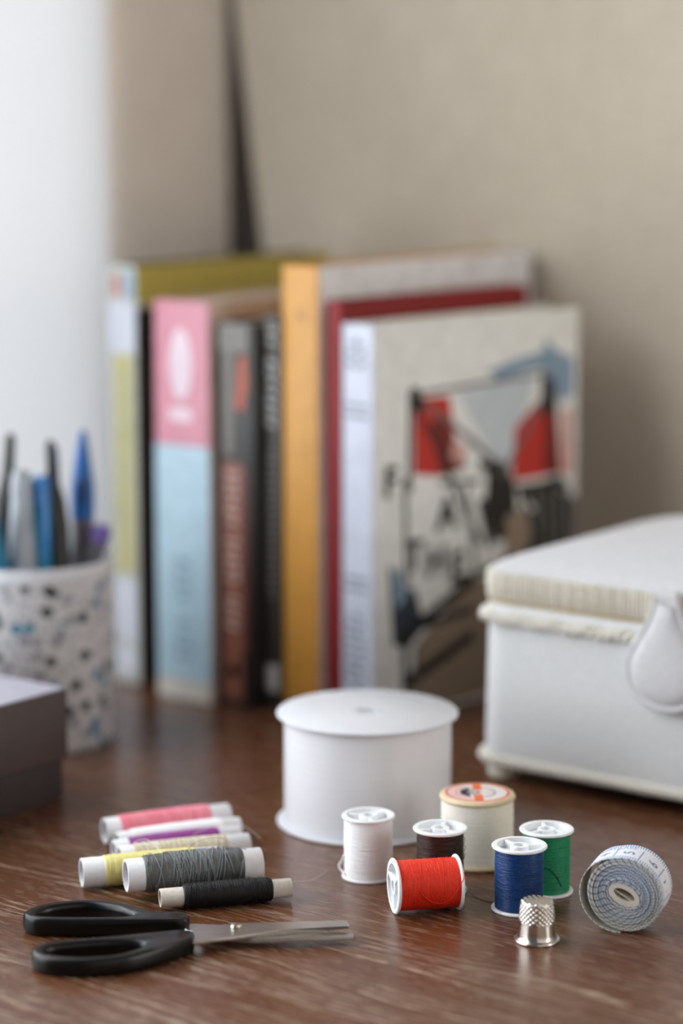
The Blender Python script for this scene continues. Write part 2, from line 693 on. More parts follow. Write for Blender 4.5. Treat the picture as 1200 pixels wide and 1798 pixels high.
# olive book at the end of the row
bmat('olive_cover', 186, 172, 80); bmat('black_cover', 34, 32, 31); bmat('soft_yellow', 196, 190, 132); bmat('pale_label', 214, 219, 232)
bmat('pale_spine', 200, 204, 198); bmat('label_red', 190, 120, 112); bmat('label_blue', 130, 170, 200)
T, H = 19.0 * MM, 229 * MM
b = book(-.8852, .966, T, .172, H, 'tall book with an olive cover and a white spine label, by the curtain', 'pale_spine', 'olive_cover', 'black_cover')
spine_print(b, 3 * MM, 16.5 * MM, 62 * MM, 181 * MM, 'soft_yellow')
spine_wrap(b, T, 182 * MM, 209 * MM, 'pale_label', .007, 'spine_label')
spine_print(b, 3 * MM, 9 * MM, 212 * MM, 224 * MM, 'label_red')
spine_print(b, 12 * MM, 17 * MM, 211 * MM, 226 * MM, 'label_blue')
spine_print(b, 2 * MM, 17.5 * MM, 24 * MM, 58 * MM, 'pale_label')
cv_, cf_ = lathe([(0, 0), (8 * MM, 0), (8 * MM, .4 * MM), (0, .4 * MM)], 32)
mesh('spine_roundel', cv_, cf_, 'pale_label', b, loc=(9.5 * MM, 0, 13 * MM), rot=(R(90), 0, 0))
spine_letters(b, 7 * MM, 12 * MM, 70 * MM, 172 * MM, 'pale_spine', 14, 3)
cover_poly(b, T, [(1, 0), (171.5, 0), (171.5, 206), (1, 206)], 'black_cover')

# pink and blue book
bmat('pink_spine', 208, 138, 156); bmat('sky_spine', 178, 208, 224); bmat('cream_spine', 218, 214, 206); bmat('pinkish_white', 228, 208, 220)
bmat('rose_cover', 206, 184, 170); bmat('spine_blue_ink', 120, 160, 186)
T, H = 37.0 * MM, 213 * MM
b = book(-.8428, .9548, T, .150, H, 'thick book with a pink and sky blue spine', 'pink_spine', 'rose_cover', 'rose_cover')
spine_print(b, 0, T, 11 * MM, 137 * MM, 'sky_spine')
spine_print(b, 0, T, .2 * MM, 10.8 * MM, 'cream_spine')
ov = [(18 * MM + 7.5 * MM * math.cos(2 * PI * i / 24), 180 * MM + 19 * MM * math.sin(2 * PI * i / 24)) for i in range(24)]
v, f = extrude_poly([(x, z - 180 * MM) for x, z in ov], 0, .4 * MM)
mesh('spine_oval', v, f, 'pinkish_white', b, loc=(0, .1 * MM, 180 * MM), rot=(R(90), 0, 0), smooth=False)
spine_print(b, 10 * MM, 25 * MM, 150 * MM, 157 * MM, 'pinkish_white')
spine_letters(b, 14 * MM, 23 * MM, 22 * MM, 80 * MM, 'spine_blue_ink', 9, 5)

# dark book with rust lettering
bmat('ink_black', 30, 28, 27); bmat('rust', 140, 84, 66); bmat('rust_bright', 176, 78, 48); bmat('warm_grey', 150, 146, 142); bmat('mid_grey', 118, 113, 108); bmat('pale_pink_ink', 214, 188, 178); bmat('maroon', 84, 36, 32)
T, H = 26.5 * MM, 203 * MM
b = book(-.8056, .9594, T, .150, H, 'dark book with a grey top and pale rust lettering down its spine', 'ink_black', 'ink_black', 'ink_black')
spine_print(b, 3 * MM, 22 * MM, 188 * MM, 202.6 * MM, 'mid_grey')
spine_print(b, 6 * MM, 12 * MM, 134 * MM, 188 * MM, 'mid_grey')
v, f = extrude_poly([(14 * MM, -17 * MM), (19 * MM, -19 * MM), (22 * MM, -4 * MM), (21 * MM, 11 * MM), (16 * MM, 8 * MM)], 0, .4 * MM)
mesh('spine_picture', v, f, 'rust_bright', b, loc=(0, .1 * MM, 176 * MM), rot=(R(90), 0, 0), smooth=False)
spine_print(b, 5 * MM, 18 * MM, 4 * MM, 130 * MM, 'rust')
spine_print(b, 18.2 * MM, 22 * MM, 30 * MM, 128 * MM, 'maroon')
spine_letters(b, 7 * MM, 16 * MM, 42 * MM, 128 * MM, 'pale_pink_ink', 17, 11, .6)
spine_print(b, 8 * MM, 15 * MM, 16 * MM, 22 * MM, 'label_blue')

# slim black book
bmat('charcoal', 62, 58, 55); bmat('spine_white', 214, 214, 214)
T, H = 11.0 * MM, 207 * MM
b = book(-.7790, .9665, T, .150, H, 'slim black book with white lettering at the top of its spine', 'charcoal', 'ink_black', 'ink_black')
spine_letters(b, 2.5 * MM, 8.5 * MM, 150 * MM, 203 * MM, 'spine_white', 10, 21, .65)
spine_letters(b, 3 * MM, 7.5 * MM, 60 * MM, 140 * MM, 'warm_grey', 18, 22, .5)
spine_print(b, 2 * MM, 9 * MM, 10 * MM, 24 * MM, 'spine_white')

# yellow spine, grey cover
bmat('mustard', 208, 150, 66); bmat('silver_grey', 236, 236, 240); bmat('mustard_dark', 190, 140, 66)
T, H = 23.0 * MM, 233 * MM
b = book(-.7676, .9685, T, .199, H, 'tall book with a mustard yellow spine and grey cover', 'mustard', 'silver_grey', 'mustard')
v, f = extrude_poly([(11.5 * MM + 3.6 * MM * math.cos(2 * PI * i / 20), 4.5 * MM * math.sin(2 * PI * i / 20)) for i in range(20)], 0, .3 * MM)
mesh('spine_mark', v, f, 'mustard_dark', b, loc=(0, .1 * MM, 208 * MM), rot=(R(90), 0, 0), smooth=False)
rn = random.Random(4)
dots = MB()
for i in range(420):
    y, z = rn.uniform(14, 196) * MM, rn.uniform(209, 231) * MM
    s_ = rn.uniform(.4, .9) * MM
    dots.add(*box(T - E, T + E, y, y + s_, z, z + s_))
tag(dots.build('cover_speckle', 'warm_grey', b, smooth=False), kind='stuff')

# red book
bmat('crimson', 132, 8, 14, .65)
T, H = 9.4 * MM, 216 * MM
b = book(-.7418, .9722, T, .160, H, 'thin crimson red book between the grey and the white one', 'crimson', 'crimson', 'crimson', rotz=R(-3.2))

# white art book
bmat('white_cover', 242, 244, 242, .45); bmat('spine_bluewhite', 200, 206, 222); bmat('art_red', 196, 44, 36); bmat('art_dark', 28, 26, 25); bmat('art_grey', 108, 106, 104)
bmat('art_blue', 140, 166, 190); bmat('art_pale_blue', 206, 216, 224); bmat('art_navy', 44, 56, 68); bmat('art_shade_tan', 150, 132, 114); bmat('ink_grey', 120, 130, 140); bmat('art_pink', 210, 156, 148)
bmat('art_dark_red', 110, 24, 22)
T, H = 21.4 * MM, 205 * MM
b = book(-.7318, .9719, T, .1635, H, 'white book with a red, black and blue sketch on its cover', 'spine_bluewhite', 'white_cover', 'white_cover', rotz=R(-7.2))
spine_letters(b, 4 * MM, 16 * MM, 172 * MM, 200 * MM, 'ink_grey', 5, 31, .6)
spine_print(b, 2 * MM, 18 * MM, 163 * MM, 165 * MM, 'ink_grey')
spine_print(b, 2 * MM, 18 * MM, 158 * MM, 160 * MM, 'ink_grey')
spine_print(b, 2 * MM, 18 * MM, 74 * MM, 76 * MM, 'ink_grey')
spine_print(b, 2 * MM, 18 * MM, 69 * MM, 71 * MM, 'ink_grey')
spine_letters(b, 4 * MM, 16 * MM, 8 * MM, 64 * MM, 'ink_grey', 12, 33, .6)
KY = .845
P_ = lambda pts, m_, l_=1.0: cover_poly(b, T, [(y * KY, z) for y, z in pts], m_, lift=l_)
L_ = lambda p, q, wd, m_='art_dark', l_=1.5: cover_line(b, T, (p[0] * KY, p[1]), (q[0] * KY, q[1]), wd, m_, l_)
P_([(42, 40), (92, 66), (192, 60), (192, 2), (30, 2)], 'art_shade_tan', .6)  # tan wedge: shade and desk bounce painted onto the lower cover
P_([(76, 166), (150, 172), (128, 120), (112, 126)], 'art_pale_blue', .7)
P_([(104, 176), (136, 181), (158, 183), (160, 175), (112, 170)], 'art_blue', .8)
P_([(156, 172), (160, 190), (172, 182), (188, 178), (189, 158), (176, 154)], 'art_blue', .8)
P_([(36, 166), (68, 165), (73, 143), (84, 126), (60, 124), (36, 127)], 'art_red')
P_([(50, 152), (62, 156), (84, 126), (60, 124)], 'art_dark_red', 1.2)
P_([(72, 143), (84, 135), (80, 128), (68, 133)], 'art_pink', 1.3)
P_([(130, 143), (150, 155), (172, 151), (177, 115), (128, 115)], 'art_red')
P_([(160, 153), (170, 151), (175, 115), (160, 115)], 'art_dark_red', 1.2)
P_([(178, 150), (187, 150), (188, 114), (178, 114)], 'art_pink', .9)
P_([(33, 172), (40, 171), (46, 162), (40, 157), (32, 162)], 'art_dark', 1.4)
P_([(156, 170), (168, 168), (172, 150), (156, 148)], 'art_dark', 1.4)
L_((36, 168), (160, 171), 2.2, 'art_grey')
L_((33, 170), (32, 118), 3.0)
L_((28, 126), (30, 70), 3.2, 'art_grey')
L_((46, 162), (84, 143), 2.6, 'art_grey')
L_((84, 143), (112, 126), 3.6, 'art_grey')
L_((40, 158), (66, 128), 2.4, 'art_dark')
L_((156, 156), (118, 118), 3.0, 'art_grey')
P_([(106, 130), (120, 126), (132, 112), (134, 84), (112, 84), (102, 104)], 'art_dark', 1.2)
P_([(132, 112), (156, 112), (176, 114), (182, 92), (160, 96), (148, 100)], 'art_dark', 1.25)
P_([(146, 96), (176, 104), (192, 100), (192, 40), (120, 34), (112, 66)], 'art_dark', 1.1)
for yy in (152, 163, 174, 184):
    L_((yy, 108), (yy + 3, 70), 3.0, 'art_grey', 1.7)
L_((178, 112), (190, 92), 3.0)
L_((134, 112), (160, 74), 3.0, 'art_dark', 1.9)
L_((96, 128), (112, 120), 5.0)
L_((60, 120), (96, 118), 2.4)
L_((70, 66), (112, 70), 3.2)
P_([(122, 96), (140, 100), (148, 84), (138, 70), (122, 76)], 'art_shade_tan', 1.6)
L_((66, 126), (98, 84), 3.4, 'art_dark')
L_((98, 108), (108, 82), 5.0, 'art_dark')
L_((84, 116), (94, 70), 2.6, 'art_grey')
P_([(14, 82), (26, 70), (38, 66), (46, 46), (30, 36), (18, 40)], 'art_navy', 1.1)
P_([(16, 78), (24, 80), (30, 64), (20, 58)], 'art_blue', 1.3)
L_((24, 42), (92, 66), 6.0, 'art_dark')
L_((34, 46), (92, 50), 4.0, 'art_dark')
L_((28, 18), (92, 36), 6.5, 'art_dark')
L_((28, 42), (30, 6), 4.0, 'art_dark')
L_((40, 38), (36, 6), 3.0, 'art_grey')


def text_mesh(name, s, size, mat, parent, place, extrude=.0002, bold=True):
    cu_ = bpy.data.curves.new(name, 'FONT')
    cu_.body = s
    cu_.size = size
    cu_.extrude = extrude
    cu_.align_x = 'CENTER'
    cu_.align_y = 'CENTER'
    cu_.offset = size * .03 if bold else 0
    cu_.resolution_u = 3
    to = bpy.data.objects.new(name, cu_)
    COL.objects.link(to)
    dg = bpy.context.evaluated_depsgraph_get()
    me = bpy.data.meshes.new_from_object(to.evaluated_get(dg))
    bpy.data.objects.remove(to, do_unlink=True)
    for q in me.vertices:
        q.co = place(q.co)
    me.materials.clear()
    me.materials.append(M[mat])
    o = bpy.data.objects.new(name, me)
    COL.objects.link(o)
    o.parent = parent
    return o


on_cover = lambda y, z: (lambda c: Vector((T + .0005 + c.z, y * MM + c.x, z * MM + c.y)))
for s_, y, z, sz in (('F', 15, 124, 22), ('A', 66, 103, 24), ('T', 36, 84, 22), ('H', 56, 79, 22), ('E', 76, 74, 22)):
    text_mesh('cover_letter', s_, sz * MM, 'art_dark', b, on_cover(y * KY, z))

# ================================================================== lidded sewing box
M['box_cloth'] = mottled('pale_grey_cloth', rgb(196, 198, 199), rgb(208, 209, 211), 0.85, (420, 420, 420), 0.2, sheen=0.2)
M['lid_cloth'] = mottled('pale_lid_cloth', rgb(192, 192, 196), rgb(202, 202, 206), 0.8, (420, 420, 420), 0.2, sheen=0.2)
M['pleat_cloth'] = mottled('cream_pleated_cloth', rgb(212, 207, 194), rgb(224, 219, 207), 0.8, (300, 300, 900), 0.1)
M['rope'] = mottled('cream_cord', rgb(218, 214, 204), rgb(230, 227, 219), 0.85, (900, 900, 900), 0.25)
M['gilt'] = mottled('gilt_edge', rgb(160, 142, 104), rgb(172, 152, 112), 0.6, (300, 300, 300), 0.05)
SBW, SBD = .206, .152
sb = thing('sewing_box', 'pale grey cloth sewing box with domed lid and corded edges', 'box', (-.6166, .9217, 0))


def rounded_rect(w, d, r, per, inset=0.0):
    """points of a rounded rectangle from (0,0) to (w,d)"""
    x0, y0, x1, y1 = inset, inset, w - inset, d - inset
    r = max(r - inset, .0005)
    out = []
    for cx, cy, a0 in ((x1 - r, y0 + r, -90), (x1 - r, y1 - r, 0), (x0 + r, y1 - r, 90), (x0 + r, y0 + r, 180)):
        for k in range(7):
            a = R(a0 + 90 * k / 6)
            out.append((cx + r * math.cos(a), cy + r * math.sin(a)))
    # resample evenly
    pts = [Vector(p) for p in out]
    n = len(pts)
    seg = [(pts[(i + 1) % n] - pts[i]).length for i in range(n)]
    tot = sum(seg)
    res = []
    for k in range(per):
        s = tot * k / per
        i = 0
        while s > seg[i]:
            s -= seg[i]
            i += 1
        res.append(pts[i].lerp(pts[(i + 1) % n], s / seg[i] if seg[i] else 0))
    return res, tot


def shell(rows, per):
    v, f = [], []
    for pts, z in rows:
        v += [(p[0], p[1], z) for p in pts]
    for k in range(len(rows) - 1):
        for i in range(per):
            j = (i + 1) % per
            f.append((k * per + i, k * per + j, (k + 1) * per + j, (k + 1) * per + i))
    f.append(tuple(range(per))[::-1])
    f.append(tuple((len(rows) - 1) * per + i for i in range(per)))
    return v, f


PR = 240
rows = []
for z, ins in ((9, .6), (10, 0), (20, -.3), (45, 0), (78, .6), (84, .9), (85, 1.5)):
    rows.append((rounded_rect(SBW, SBD, .0155, PR, ins * MM)[0], z * MM))
v, f = shell(rows, PR)
mesh('body', v, f, 'box_cloth', sb, angle=50)
for x, y in ((.0115, .0085), (SBW - .0115, .0085), (.0115, SBD - .0085), (SBW - .0115, SBD - .0085)):
    v, f = lathe([(0, 0), (5 * MM, 0), (7 * MM, 1.5 * MM), (7.6 * MM, 5 * MM), (6.8 * MM, 9.2 * MM), (0, 9.2 * MM)], 24)
    mesh('foot', v, f, 'pleat_cloth', sb, loc=(x, y, 0))


def cord(inset, z, rad, strand, pitch, wave=0.0, nst=3):
    base, tot = rounded_rect(SBW, SBD, .0145, 620, inset)
    n = len(base)
    turns = round(tot / pitch)
    mb = MB()
    for s in range(nst):
        pts = []
        for i, p in enumerate(base):
            d = (base[(i + 1) % n] - base[i - 1]).normalized()
            nr = Vector((d.y, -d.x))
            a = 2 * PI * (turns * i / n + s / nst)
            q = p + nr * rad * math.cos(a)
            pts.append((q.x, q.y, z + rad * math.sin(a) + wave * math.sin(2 * PI * turns / 2 * i / n)))
        mb.add(*tube(pts, strand, 6, True))
    return mb


cord(-.6 * MM, 78.3 * MM, 1.9 * MM, 1.5 * MM, 9 * MM, .5 * MM, 2).build('upper_cord', 'rope', sb)
cord(-.6 * MM, 10.4 * MM, 1.8 * MM, 1.35 * MM, 6.5 * MM, 0, 2).build('lower_cord', 'rope', sb)
# lid
lid = bpy.data.objects.new('lid', None)
COL.objects.link(lid)
lid.parent = sb
NP = 2400
ring, tot = rounded_rect(SBW, SBD, .0145, NP, .8 * MM)
rn = random.Random(9)
rib = [0.0] * NP
for i in range(NP):
    rib[i] = .55 * MM * math.sin(2 * PI * 330 * i / NP + 1.2 * math.sin(2 * PI * 17 * i / NP)) + .3 * MM * math.sin(2 * PI * 97 * i / NP + 1)
v, f = [], []
zz = ((86.0, .9), (87.0, 0), (93.0, -.5), (98.5, -.2), (100.2, .8))
for z, ins in zz:
    for i in range(NP):
        d = (ring[(i + 1) % NP] - ring[i - 1]).normalized()
        nr = Vector((d.y, -d.x))
        q = ring[i] + nr * (rib[i] - ins * MM)
        v.append((q.x, q.y, z * MM))
for k in range(len(zz) - 1):
    for i in range(NP):
        j = (i + 1) % NP
        f.append((k * NP + i, k * NP + j, (k + 1) * NP + j, (k + 1) * NP + i))
mesh('pleated_band', v, f, 'pleat_cloth', lid, angle=80)
v, f = shell([(rounded_rect(SBW, SBD, .0145, PR, .7 * MM)[0], 85.0 * MM), (rounded_rect(SBW, SBD, .0145, PR, .7 * MM)[0], 86.3 * MM)], PR)
mesh('lid_base', v, f, 'gilt', lid)
# padded top
v, f = [], []
NR = 22
cx, cy = SBW / 2, SBD / 2
outer = rounded_rect(SBW, SBD, .0145, PR, 1.0 * MM)[0]
for k in range(NR):
    t = k / NR
    for p in outer:
        x, y = cx + (p.x - cx) * (1 - t), cy + (p.y - cy) * (1 - t)
        e = 1 - t
        z = 99.6 * MM + 21.5 * MM * (1 - e ** 1.9) ** .72 * (1 - .12 * e)
        v.append((x, y, z))
v.append((cx, cy, 121.1 * MM))
for k in range(NR - 1):
    for i in range(PR):
        j = (i + 1) % PR
        f.append((k * PR + i, k * PR + j, (k + 1) * PR + j, (k + 1) * PR + i))
for i in range(PR):
    f.append(((NR - 1) * PR + i, (NR - 1) * PR + (i + 1) % PR, NR * PR))
mesh('padded_top', v, f, 'lid_cloth', lid, angle=80)
# tongue that closes the lid
half = [(5, 0), (6.5, -6), (9.5, -13), (13.5, -20), (17.5, -27), (20.2, -33), (20.5, -38), (18.8, -45), (14.5, -50), (8, -53.4), (0, -54.6)]
ctl = [(x, z) for x, z in half] + [(-x, z) for x, z in half[-2::-1]]
out = spline([(x, z, 0) for x, z in ctl], 4)
cxm, czm = 0, -33


def tongue_rows(scales):
    v = []
    for s, y in scales:
        for p in out:
            v.append((SBW / 2 + .001 + (cxm + (p.x - cxm) * s) * MM, y * MM, (102 + czm + (p.y - czm) * s) * MM))
    return v


n = len(out)
sc_ = [(1.0, 0.0), (1.0, -4.2), (.97, -5.0), (.90, -5.0), (.86, -4.4), (.80, -5.6), (.6, -6.6), (.3, -7.0)]
v = tongue_rows(sc_)
f = []
for k in range(len(sc_) - 1):
    for i in range(n):
        j = (i + 1) % n
        f.append((k * n + i, k * n + j, (k + 1) * n + j, (k + 1) * n + i))
f.append(tuple((len(sc_) - 1) * n + i for i in range(n)))
mesh('closing_tab', v, f, 'lid_cloth', lid, angle=60)

# ================================================================== dark lidded box
M['dark_card'] = mottled('dark_brown_card', rgb(56, 47, 47), rgb(62, 52, 51), 0.62, (200, 200, 200), 0.04)
M['lid_card'] = mottled('brown_lid_card', rgb(72, 61, 60), rgb(78, 66, 64), 0.5, (200, 200, 200), 0.04)
M['lid_top_paper'] = mottled('lavender_lid_paper', rgb(162, 160, 174), rgb(170, 168, 182), 0.5, (100, 100, 100), 0.02)
db = thing('keepsake_box', 'dark brown card box with a pale lid top beside the pen pot', 'box', (-.7434, .7795, 0))
MB().add(*box(-.118, -.0018, -.17, -.0018, 0, .050, .0008)).build('body', 'dark_card', db)
lo = MB().add(*box(-.120, 0, -.172, 0, .0195, .0518, .0008)).build('lid', 'lid_card', db)
MB().add(*box(-.1192, -.0008, -.1712, -.0008, .0517, .0521)).build('lid_top', 'lid_top_paper', lo, smooth=False)

# ================================================================== pen pot and pens
m = new_mat('speckled_pot', rgb(196, 198, 202), 0.35)
vv = coords(m, (1, 1, 1))
vo = nd(m, 'ShaderNodeTexVoronoi', feature='F1')
vo.inputs['Scale'].default_value = 150
lk(m, vv, vo.inputs['Vector'])
hs = nd(m, 'ShaderNodeSeparateColor')
lk(m, vo.outputs['Color'], hs.inputs['Color'])
dot = ramp(m, vo.outputs['Distance'], [(0.40, (1, 1, 1, 1)), (0.47, (0, 0, 0, 1))])
pick = ramp(m, hs.outputs['Red'], [(0.0, rgb(14, 34, 38)), (0.25, rgb(18, 40, 44)), (0.26, rgb(14, 122, 156)), (0.46, rgb(60, 152, 182)), (0.47, rgb(204, 206, 210)), (0.62, rgb(214, 214, 216)), (0.63, rgb(150, 148, 158)), (1.0, rgb(186, 186, 192))])
pick.node.color_ramp.interpolation = 'CONSTANT'
vo2 = nd(m, 'ShaderNodeTexVoronoi', feature='F1')
vo2.inputs['Scale'].default_value = 290
lk(m, vv, vo2.inputs['Vector'])
fine = ramp(m, vo2.outputs['Distance'], [(0.2, rgb(150, 148, 156)), (0.42, rgb(208, 208, 211))])
lk(m, mixc(m, dot, fine, pick), bsdf(m).inputs['Base Color'])
M['pot'] = m
M['pot_rim'] = mottled('pot_rim', rgb(206, 208, 214), rgb(214, 216, 222), 0.35, (60, 60, 60), 0.02)
PU, PW = -.8354, .8513
pot = thing('pen_pot', 'round white pen pot speckled with blue and black dots', 'pot', (PU, PW, 0))
v, f = lathe([(0, 2.5 * MM), (38 * MM, 2.5 * MM), (39.3 * MM, 89 * MM), (41.5 * MM, 89 * MM), (41.5 * MM, 2 * MM), (40 * MM, 0), (0, 0)][::-1], 72)
mesh('pot_wall', v, f, 'pot', pot)
v, f = lathe([(39.2 * MM, 85 * MM), (41.9 * MM, 85 * MM), (42.1 * MM, 90 * MM), (41.4 * MM, 92 * MM), (39.8 * MM, 92 * MM), (39.2 * MM, 90.5 * MM)], 72, True)
mesh('pot_rim', v, f, 'pot_rim', pot)
bmat('pen_black', 9, 10, 11, .4); bmat('pen_blue', 0, 96, 176, .3); bmat('pen_teal', 0, 128, 172, .3); bmat('pen_silver', 160, 168, 176, .3)
bmat('pen_sky', 70, 140, 215, .25); bmat('pen_purple', 112, 92, 168, .3); bmat('pen_smoke', 110, 108, 116, .25); bmat('pen_navy', 24, 38, 66, .3); bmat('pen_brown', 96, 70, 56, .4)


def pen(top, foot, parts, label, clip=None, rad=4.5):
    """top/foot in viewer-aligned mm around the pot's axis (right, ahead, up); parts: (name, mat, [(frac from top, radius)...])"""
    a = Vector((*desk_xy(top[0], top[1]), top[2])) * MM
    z = Vector((*desk_xy(foot[0], foot[1]), foot[2])) * MM
    ax = a - z
    L = ax.length
    t = thing('pen', label, 'pen', (PU + z.x, PW + z.y, z.z), 0, 'pens in the speckled pot')
    t.rotation_mode = 'QUATERNION'
    t.rotation_quaternion = ax.to_track_quat('Z', 'Y')
    for name, mat, prof in parts:
        pr = [(0, L - prof[0][0] * MM)] + [(r * MM, L - s * MM) for s, r in prof] + [(0, L - prof[-1][0] * MM)]
        v_, f_ = lathe(pr[::-1], 20)
        mesh(name, v_, f_, mat, t)
    if clip:
        s0, s1, mat, rr = clip
        cb = MB().add(*box((rr - .2) * MM, (rr + 1.4) * MM, -1.5 * MM, 1.5 * MM, L - s1 * MM, L - s0 * MM, .0004))
        cb.build('clip', mat, t, rot=(0, 0, 2.2))
    return t


k = 1 / 3.52
def top_at(px, py, ahead):
    return ((px - 48) * k * (1 + ahead / 1210), ahead, 92 + (973 - py) * k * 1.0 + ahead * .0)
pen(top_at(20, 756, -4), (-20, 2, 6), [('tip', 'pen_black', [(0, 1.8), (2, 2.4), (20, 3.0), (32, 5.4)]), ('barrel', 'pen_black', [(32, 5.8), (38, 6.6), (146, 6.2)])], 'black pen with a long thin point, leaning at the curtain side')
pen(top_at(42, 812, -16), (0, -26, 6), [('cap', 'pen_silver', [(0, 3.0), (2, 4.4), (10, 5.2), (14, 5.0)]), ('barrel', 'pen_silver', [(14, 5.2), (40, 7.0), (130, 6.8)])], 'silver grey pen with a rounded end', clip=(4, 30, 'pen_silver', 4.9))
pen(top_at(74, 824, -12), (7, -24, 6), [('button', 'pen_sky', [(0, 2.8), (2, 4.6), (14, 5.0)]), ('barrel', 'pen_teal', [(14, 4.8), (22, 5.2), (130, 5.2)])], 'light blue pen with a shiny round end', clip=(14, 40, 'pen_sky', 4.9))
pen(top_at(88, 766, -4), (18, -14, 6), [('tip', 'pen_black', [(0, 1.4), (2, 2.2), (17, 2.8), (26, 4.8)]), ('barrel', 'pen_black', [(26, 5.4), (42, 7.2), (146, 7.2)])], 'black pen with a tapered point beside the blue pen', clip=(3, 22, 'pen_navy', 2.2))
pen(top_at(139, 756, 10), (24, 6, 6), [('tip', 'pen_blue', [(0, 1.3), (2, 2.0), (16, 4.2), (27, 5.8)]), ('cap', 'pen_blue', [(27, 6.0), (44, 6.0)]), ('barrel', 'pen_smoke', [(44, 5.4), (50, 5.6), (146, 5.6)])], 'bright blue pointed pen, tallest at the books side', clip=(24, 36, 'pen_navy', 5.8))
pen(top_at(-16, 880, -30), (4, -14, 6), [('cap', 'pen_teal', [(0, 3.8), (2, 5.2), (28, 5.6)]), ('barrel', 'pen_teal', [(28, 5.4), (118, 5.4)])], 'short teal pen leaning out over the dark box')
pen(top_at(178, 918, -2), (2, 8, 6), [('cap', 'pen_purple', [(0, 3.6), (2, 4.8), (8, 5.0)]), ('barrel', 'pen_smoke', [(8, 4.8), (98, 4.8)])], 'short smoky pen with a purple end leaning towards the books')
pen(top_at(-2, 856, 16), (-14, 24, 6), [('tip', 'pen_brown', [(0, .9), (8, 3.0), (14, 4.0)]), ('barrel', 'pen_brown', [(14, 4.1), (118, 4.1)])], 'short brown pencil behind the long thin black pen')

# ================================================================== ribbon spool
M['satin'] = mottled('white_satin', rgb(226, 227, 234), rgb(232, 233, 238), 0.25, (3, 3, 900), 0.05, sheen=0.3)
rs_xy = desk_xy(.0114, 1.0349)
rs = thing('ribbon_spool', 'large white spool wound with wide white satin ribbon', 'spool', (*rs_xy, 0), R(20))
for z0, nm in ((0, 'flange'), (48.6, 'flange')):
    v, f = lathe([(5 * MM, z0 * MM), (39.4 * MM, z0 * MM), (40 * MM, (z0 + .5) * MM), (40 * MM, (z0 + 1.1) * MM), (39.4 * MM, (z0 + 1.6) * MM), (5 * MM, (z0 + 1.6) * MM)], 96, True)
    mesh(nm, v, f, 'wax_card', rs)
v, f = lathe([(4.2 * MM, 1 * MM), (5.3 * MM, 1 * MM), (5.3 * MM, 49.6 * MM), (4.2 * MM, 49.6 * MM)], 40, True)
mesh('core', v, f, 'wax_card', rs)
v, f = lathe([(0, 48.0 * MM), (4.6 * MM, 48.0 * MM), (4.6 * MM, 49.3 * MM), (0, 49.3 * MM)], 32)
mesh('core_plug', v, f, 'wax_card', rs)
# ribbon wound in a spiral: the outer turns
v, f = [], []
NT, SG = 5, 120
for i in range(NT * SG + 1):
    a = 2 * PI * i / SG + 1.9 + YAW - R(20)
    r = 35.4 * MM + .34 * MM * i / SG + (.25 * MM * math.exp(-((NT * SG - i) / 4.0) ** 2))
    wav = .25 * MM * math.sin(3 * a + i * .004)
    for z in (1.9, 2.6, 25, 47.6, 48.4):
        v.append((r * math.cos(a), r * math.sin(a), z * MM + wav * (1 if 2 < z < 48 else .3)))
for i in range(NT * SG):
    for q in range(4):
        p, s = i * 5 + q, (i + 1) * 5 + q
        f.append((p, s, s + 1, p + 1))
mesh('ribbon', v, f, 'satin', rs, angle=180)
# faint print on the top
rn = random.Random(12)
pm = MB()
for i in range(26):
    a = R(62 + i * 2.9) - R(10)
    for j in range(3):
        if rn.random() < .3:
            continue
        aa = a + R(j * .8)
        r0 = 29 * MM + rn.uniform(0, 1.2) * MM
        r1 = r0 + rn.uniform(.8, 2.2) * MM
        mt = Matrix.Rotation(aa, 4, 'Z')
        pm.add(*box(r0, r1, -.16 * MM, .16 * MM, 50.15 * MM, 50.28 * MM), mt)
pm.build('faint_print', 'grey_ink', rs, smooth=False).rotation_euler = (0, 0, YAW - R(20) - R(18))
pm = MB()
for i in range(9):
    pm.add(*box((-6 + i * 1.5) * MM, (-6 + i * 1.5 + .9) * MM, -1.2 * MM, 1.0 * MM, 50.15 * MM, 50.28 * MM))
pm.build('faint_print', 'grey_ink', rs, smooth=False).rotation_euler = (0, 0, YAW - R(20))

# ================================================================== thread spools
SR, SH = 10.95 * MM, 26.5 * MM


def spool_core(t, spin=0.0):
    """white plastic spool standing on its end, built upright"""
    for side in (0, 1):
        fl_ = MB()
        pr = [(8.9, 0), (10.6, 0), (10.95, .35), (10.95, .85), (10.6, 1.2), (9.1, 1.2), (8.9, .9)]
        pr = [(r * MM, (z if side == 0 else 26.5 - z) * MM) for r, z in pr]
        if side:
            pr = pr[::-1]
        v_, f_ = lathe(pr, 72, True)
        o_ = mesh('flange', v_, f_, 'plastic', t)
        hz = (0, 5) if side == 0 else (21.5, 26.3)
        v_, f_ = lathe([(2.3 * MM, hz[0] * MM), (3.7 * MM, hz[0] * MM), (3.7 * MM, hz[1] * MM), (2.3 * MM, hz[1] * MM)], 36, True)
        mesh('hub', v_, f_, 'plastic', o_)
        for k_ in range(3):
            zs = (0.1, 3.0) if side == 0 else (23.4, 26.2)
            mt = Matrix.Rotation(spin + k_ * 2 * PI / 3, 4, 'Z')
            sp = MB().add(*box(3.3 * MM, 9.1 * MM, -.7 * MM, .7 * MM, zs[0] * MM, zs[1] * MM, .0002), mt)
            sp.build('spoke', 'plastic', o_)
    v_, f_ = lathe([(0, 3.4 * MM), (8.7 * MM, 3.4 * MM), (8.7 * MM, .8 * MM), (9.2 * MM, .8 * MM), (9.2 * MM, 25.7 * MM), (8.7 * MM, 25.7 * MM), (8.7 * MM, 23.4 * MM), (0, 23.4 * MM)], 64)
    mesh('core', v_, f_, 'plastic', t)


